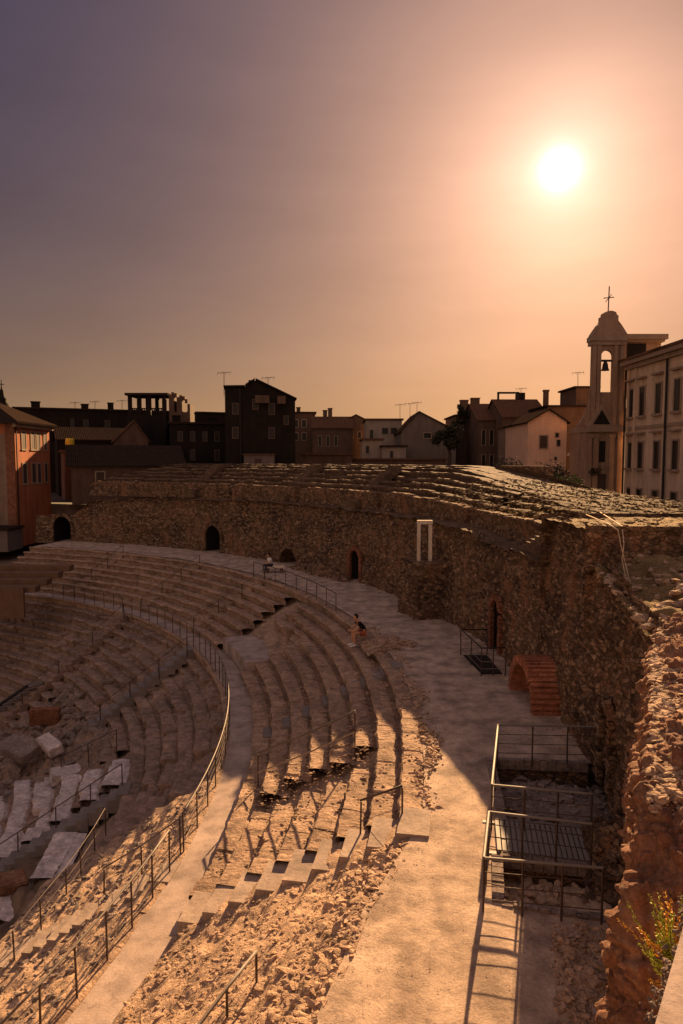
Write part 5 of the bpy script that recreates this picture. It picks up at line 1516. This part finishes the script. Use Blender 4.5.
# rooftop billboard frame
b0_, b1_ = gx(497, 404, 94), gx(519, 392, 94)
bb = thing('billboard', 'empty rooftop billboard frame on the street row', 'billboard', b0_)
m = MB(); 
for (x0, x1, z0, z1) in ((b0_.x, b0_.x + .25, b0_.z - 1.5, b1_.z), (b1_.x - .25, b1_.x, b0_.z - 1.5, b1_.z), (b0_.x, b1_.x, b1_.z - .25, b1_.z + .002), (b0_.x, b1_.x, b0_.z, b0_.z + .3)):
    m.box(x0, x1, 93.8, 94.0 + random.uniform(0, .02), z0, z1)
m.build('frame', M['iron'], bb)
m = MB(); m.box(b1_.x, b1_.x + .8, 93.8, 96, b0_.z - 1.5, b1_.z - .1); m.build('side_panel', M['dark_house'], bb)
m = MB()
for k in range(4): m.tube([(b0_.x + .4 + k * .6, 94.3, b0_.z - 1.5), (b0_.x + .8 + k * .6, 94.3, b0_.z + .3 + .2 * (k % 2))], .05, 5)
m.build('brace', M['iron'], bb)

# church front with bell gable
def church():
    Y = 69.0; K = 1.57
    def X(px): return (px - 341.5) / F * Y
    def Z(py): return gx(600, py, Y).z
    x0, x1 = X(585), X(623)
    o = thing('church', 'small baroque church front with open belfry, curved top and iron cross', 'church', ((x0 + x1) / 2, Y, 2.9))
    m = MB(); m.box(x0, x1, Y, Y + 5, 2.8, Z(432)); m.build('lower_wall', M['church'], o)
    # pilasters, door and window of the lower storey
    for px in (587.5, 594, 610, 618):
        m = MB(); m.box(X(px) - .25, X(px) + .25, Y - .22, Y - .002, 2.8, Z(438)); m.box(X(px) - .34, X(px) + .34, Y - .28, Y - .001, Z(438), Z(434)); m.build('pilaster', M['church'], o)
    m = MB(); m.box(X(598), X(604), Y - .05, Y + .02, Z(462), Z(441)); m.build('window', M['glass'], o)
    m = MB(); m.box(X(597), X(605.5), Y - .06, Y + .02, 2.8, Z(474)); m.build('door', M['shutter'], o)
    m = MB(); m.box(x0 - .08, x1 + .1, Y - .45, Y + 5.1, Z(432) + .002, Z(426)); m.build('cornice', M['trim'], o)
    m = MB(); m.prism([Vector((X(586), Y - .4, Z(426) + .003)), Vector((X(611), Y - .4, Z(426) + .003)), Vector((X(598), Y - .4, Z(405)))], (0, .6, 0)); m.build('pediment', M['trim'], o)
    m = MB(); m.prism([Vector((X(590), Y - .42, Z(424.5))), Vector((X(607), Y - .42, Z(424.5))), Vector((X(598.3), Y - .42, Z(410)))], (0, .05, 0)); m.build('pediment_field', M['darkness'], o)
    # belfry: four walls with an arched opening through
    bx0, bx1 = X(589), X(621); zb, zt = Z(426), Z(341)
    ox0, ox1 = X(597.8), X(609.5); zo0, zo1 = Z(392), Z(356)
    m = MB(); d = .45
    m.box(bx0, ox0, Y + .1, Y + .1 + d, zb, zt); m.box(ox1, bx1, Y + .1, Y + .1 + d, zb, zt)
    m.box(ox0, ox1, Y + .1, Y + .1 + d, zb, zo0)
    oc, orr = (ox0 + ox1) / 2, (ox1 - ox0) / 2
    pts = [Vector((ox0, Y + .1, zt)), Vector((ox0, Y + .1, zo1))] + [Vector((oc - orr * math.cos(math.pi * k / 8), Y + .1, zo1 + orr * math.sin(math.pi * k / 8))) for k in range(1, 8)] + [Vector((ox1, Y + .1, zo1)), Vector((ox1, Y + .1, zt))]
    for k in range(1, len(pts) - 2):
        q0, q1 = pts[k], pts[k + 1]
        m.prism([Vector((q0.x, Y + .1, q0.z)), Vector((q1.x, Y + .1, q1.z)), Vector((q1.x, Y + .1, zt)), Vector((q0.x, Y + .1, zt))], (0, d, 0))
    m.build('belfry', M['church'], o)
    for px in (591, 595.6, 612, 618.5):
        m = MB(); m.box(X(px) - .2, X(px) + .2, Y - .06, Y + .098, Z(425), Z(345)); m.build('pilaster', M['church'], o)
    m = MB(); m.lathe((oc, Y + .5, Z(370)), [(.0, .95), (.15, .9), (.26, .6), (.3, .25), (.42, 0), (0, 0)], 14); m.box(ox0, ox1, Y + .4, Y + .6, Z(361), Z(359)); m.build('bell', M['iron'], o, False)
    m = MB(); m.box(bx0 - .17, bx1 + .15, Y - .3, Y + 1.3, zt + .002, Z(336)); m.box(bx0 - .1, bx1 + .1, Y - .15, Y + 1.15, Z(345), zt); m.build('cornice', M['trim'], o)
    for sg, px in ((-1, 588.5), (1, 621.5)):
        m = MB(); z0_ = Z(426)
        pts_ = [Vector((X(px), Y + .12, z0_))] + [Vector((X(px) + sg * 1.25 * (1 - k / 8) ** 2.2, Y + .12, z0_ + 3.6 * k / 8)) for k in range(9)]
        m.prism(pts_ if sg < 0 else pts_[::-1], (0, .4, 0)); m.build('scroll', M['church'], o)
    # curved bell-shaped crown
    zc = Z(336); w = (bx1 - bx0) / 2 + .15; cx = (bx0 + bx1) / 2
    prof = [(1.0, 0), (.97, .12), (.86, .35), (.72, .62), (.6, .85), (.5, 1.0), (.44, 1.12), (.44, 1.45), (.34, 1.55), (.3, 1.72), (.12, 1.8), (.0, 1.82)]
    hs = (Z(311) - zc) / 1.82
    m = MB()
    left = [Vector((cx - w * a_, Y - .2, zc + b_ * hs)) for a_, b_ in prof]; right = [Vector((cx + w * a_, Y - .2, zc + b_ * hs)) for a_, b_ in reversed(prof[:-1])]
    m.prism(left[::-1] + right[::-1], (0, 1.2, 0)); m.build('crown', M['church'], o)
    m = MB(); m.tube([(cx, Y + .5, Z(312)), (cx + .05, Y + .5, Z(285))], .06, 5); m.tube([(cx - .5, Y + .5, Z(297)), (cx + .54, Y + .5, Z(296))], .05, 5)
    m.tube([(cx - .3, Y + .5, Z(301)), (cx + .3, Y + .5, Z(293))], .035, 4); m.build('cross', M['iron'], o)
    # attic block at its right
    m = MB(); Z_ = Z; Z = lambda py: gx(640, py, Y + 1.4).z; ax0, ax1 = X(628), X(658) * 1.02
    m.box(ax0, ax1, Y + 1.8, Y + 4.5, 14, Z(339)); m.build('attic', M['church'], o)
    m = MB(); m.box(ax0 - .1, ax1 + .5, Y + 1.3, Y + 4.9, Z(339) + .002, Z(334)); m.box(ax0, ax1 + .25, Y + 1.5, Y + 4.7, Z(341.5), Z(339)); m.build('attic_cornice', M['trim'], o)
    m = MB(); m.box(X(630), X(649), Y + 1.74, Y + 1.82, Z(362), Z(343)); m.build('attic_recess_shade', M['darkness'], o)  # flat dark panel on the attic wall paints the shade of a recess
    # hanging lantern
church()
def palazzo():
    # facade runs from A (by the church) towards the camera, along dir
    K = 1.57; A = Vector((28.3, 68.3, 0)); B = Vector((29.1, 37.7, 0))
    d = (B - A).normalized(); n = Vector((d.y, -d.x, 0)); n = n if n.x < 0 else -n
    zb, zt = 2.4, 13.6
    o = thing('palazzo', 'long pale palazzo with two rows of tall windows right of the church', 'building', A.lerp(B, .5))
    L = (B - A).length / K
    def q(s, off, z): return A + d * s * K + n * off * K + Vector((0, 0, H + (z - H) * K))
    def bx(m, s0, s1, o0, o1, z0, z1):
        m.hexa([q(s0, o1, z0), q(s1, o1, z0), q(s1, o0, z0), q(s0, o0, z0)], [q(s0, o1, z1), q(s1, o1, z1), q(s1, o0, z1), q(s0, o0, z1)])
    m = MB(); bx(m, 0, L, -9, 0, zb, zt - .5); m.build('wall', M['palazzo'], o)
    m = MB(); bx(m, -.1, L, -9, .5, zt - .25, zt); bx(m, -.05, L, -9, .25, zt - .498, zt - .252); m.build('cornice', M['trim'], o)
    m = MB(); r0 = [q(-.2, .6, zt + .003), q(L, .6, zt + .003), q(L, -5, zt + 1.7), q(-.2, -5, zt + 1.7)]; m.prism(r0, (0, 0, .22)); m.build('roof', M['roof'], o)
    m = MB(); bx(m, 0, L, .002, .07, 9.35, 9.55); m.build('string_course', M['trim'], o)
    for s in (0.12, 1.05):
        m = MB(); bx(m, s, s + .3, .002, .1, zb, zt - .5); m.build('pilaster', M['palazzo'], o)
    cols_ = [.75, 2.1, 4.1, 6.2, 8.3, 10.4, 12.5, 14.6, 16.7]
    for s in cols_:
        w = .33
        for (z0, z1, hood) in ((10.15, 11.85, True), (7.0, 8.55, True), (5.1, 5.72, False)):
            m = MB(); f = .1
            bx(m, s - w - f, s - w, .0, .06, z0, z1); bx(m, s + w, s + w + f, 0, .06, z0, z1); bx(m, s - w - f, s + w + f, 0, .062, z1 + .001, z1 + f)
            if hood:
                bx(m, s - w - .2, s + w + .2, 0, .28, z1 + .5, z1 + .62); bx(m, s - w - .15, s + w + .15, 0, .2, z0 - .14, z0 - .001)
            wn = m.build('window', M['trim'], o)
            m = MB(); bx(m, s - w + .001, s + w - .001, -.05, .02, z0, z1); m.build('pane', M['glass'], wn)
            m = MB(); bx(m, s + w * .3, s + w - .002, .021, .045, z0, z1 - .002); m.build('shutter', M['shutter'], wn)
    for s in (5.15, 11.4, -.02):
        m = MB(); m.tube([q(s, .12, zb), q(s, .12, zt - .5)], .1, 6); m.build('drainpipe', M['iron'], o)
palazzo()
# lamp on the brick building by the church
lp = gx(572, 453, 80); lo = thing('wall_lamp', 'small white wall lamp on the red brick building', 'lamp', lp)
m = MB(); m.tube([lp + Vector((.9, 1.8, .2)), lp + Vector((.5, .3, .5)), lp], .06, 5); m.build('arm', M['iron'], lo)
m = MB(); m.lathe(lp - Vector((0, 0, .3)), [(.6, 0), (.5, .25), (.2, .4), (0, .42)], 12); m.build('lamp_shade', M['shoe'], lo, True)
# aerials
for i, (px, pb, pt, Y, lab) in enumerate((
    (224, 392, 372, 78, 'tall aerial on the left corner of the black gabled house'), (268, 388, 377, 80, 'aerial on the right slope of the black gabled house'),
    (75, 411, 402, 100, 'small aerial on the long flat roof, left of two'), (95, 411, 401, 100, 'small aerial on the long flat roof, right of two'),
    (122, 411, 400, 100, 'aerial on the flat roof beside the loggia'), (400, 416, 404, 106, 'thin aerial at the left eave of the grey gabled house'),
    (410, 416, 403, 110, 'aerial behind the ridge of the grey gabled house'), (417, 413, 402, 112, 'rightmost aerial over the grey gabled house'),
    (521, 404, 388, 96, 'aerial beside the rooftop billboard'), (578, 390, 372, 86, 'aerial on the dark attic block near the church'))):
    antenna(lab, px, pb, pt, Y)

# vegetation beyond the rows
def leafy(name, label, cat, base, h, w, n, mat, trunk=True, leaf=.25, group=None, flat=.8):
    o = thing(name, label, cat, base, group=group)
    b = Vector(base)
    if trunk:
        m = MB(); m.tube([b - Vector((0, 0, .3)), b + Vector((.1, 0, h * .3)), b + Vector((-.05, .1, h * .6))], w * .09, 7, w * .04)
        for k in range(5):
            a = random.uniform(0, 6.28); m.tube([b + Vector((0, 0, h * .4)), b + Vector((math.cos(a) * w * .35, math.sin(a) * w * .35, h * random.uniform(.6, .8)))], w * .04, 5, w * .015)
        m.build('trunk', M['bark'], o)
    cl = [(b + Vector((random.gauss(0, w * .28), random.gauss(0, w * .28), h * (random.uniform(.4, .95) if trunk else random.uniform(.15, .85)))), random.uniform(.18, .32) * w) for _ in range(14)]
    vs = np.zeros((n * 4, 3)); 
    for k in range(n):
        c, r = cl[random.randrange(len(cl))]
        dv = Vector((random.gauss(0, 1), random.gauss(0, 1), random.gauss(0, 1))).normalized() * r * random.uniform(.4, 1.05)
        q = c + dv; u = Vector((random.gauss(0, 1), random.gauss(0, 1), random.gauss(0, 1))).normalized() * leaf; w_ = u.orthogonal().normalized() * leaf * .45
        vs[k * 4:k * 4 + 4] = [tuple(q - u), tuple(q + w_), tuple(q + u), tuple(q - w_)]
    np_mesh('crown', vs, np.arange(n * 4).reshape(-1, 4), mat, o, False)
    return o
leafy('tree', 'dark round tree right of the grey gabled house', 'tree', gx(449, 466, 86), 4.6, 2.9, 1500, M['dark_leaf'])
leafy('tree', 'small spiky tree at the far end of the street', 'tree', gx(461, 440, 98), 5.0, 2.0, 700, M['dark_leaf'])
leafy('hedge', 'dark shrubs along the top edge before the pink gabled house, left part', 'shrub', gx(512, 488, 54), 1.7, 4.0, 1500, M['dark_leaf'], False, .14)
leafy('hedge', 'dark shrubs directly below the pink gabled house', 'shrub', gx(538, 490, 50), 1.6, 3.6, 1500, M['dark_leaf'], False, .14)
leafy('shrub', 'low green shrub at the foot of the pink house wall', 'shrub', gx(567, 489, 47), .8, 1.6, 700, M['leaf'], False, .1)
leafy('shrub', 'small shrub clinging to the church front above its door', 'shrub', gx(595, 476, 68.6), .9, 1.0, 250, M['dark_leaf'], False, .12)
bk = thing('boundary_wall', 'low dark rubble boundary wall behind the uppermost rows', 'wall', P(53, 25, 2.9))
m = MB(); polar_block(m, 53.0, 53.5, theta_at(546, 53), theta_at(500, 53), 3, 7.15, 40); m.build('masonry', M['wall'], bk)
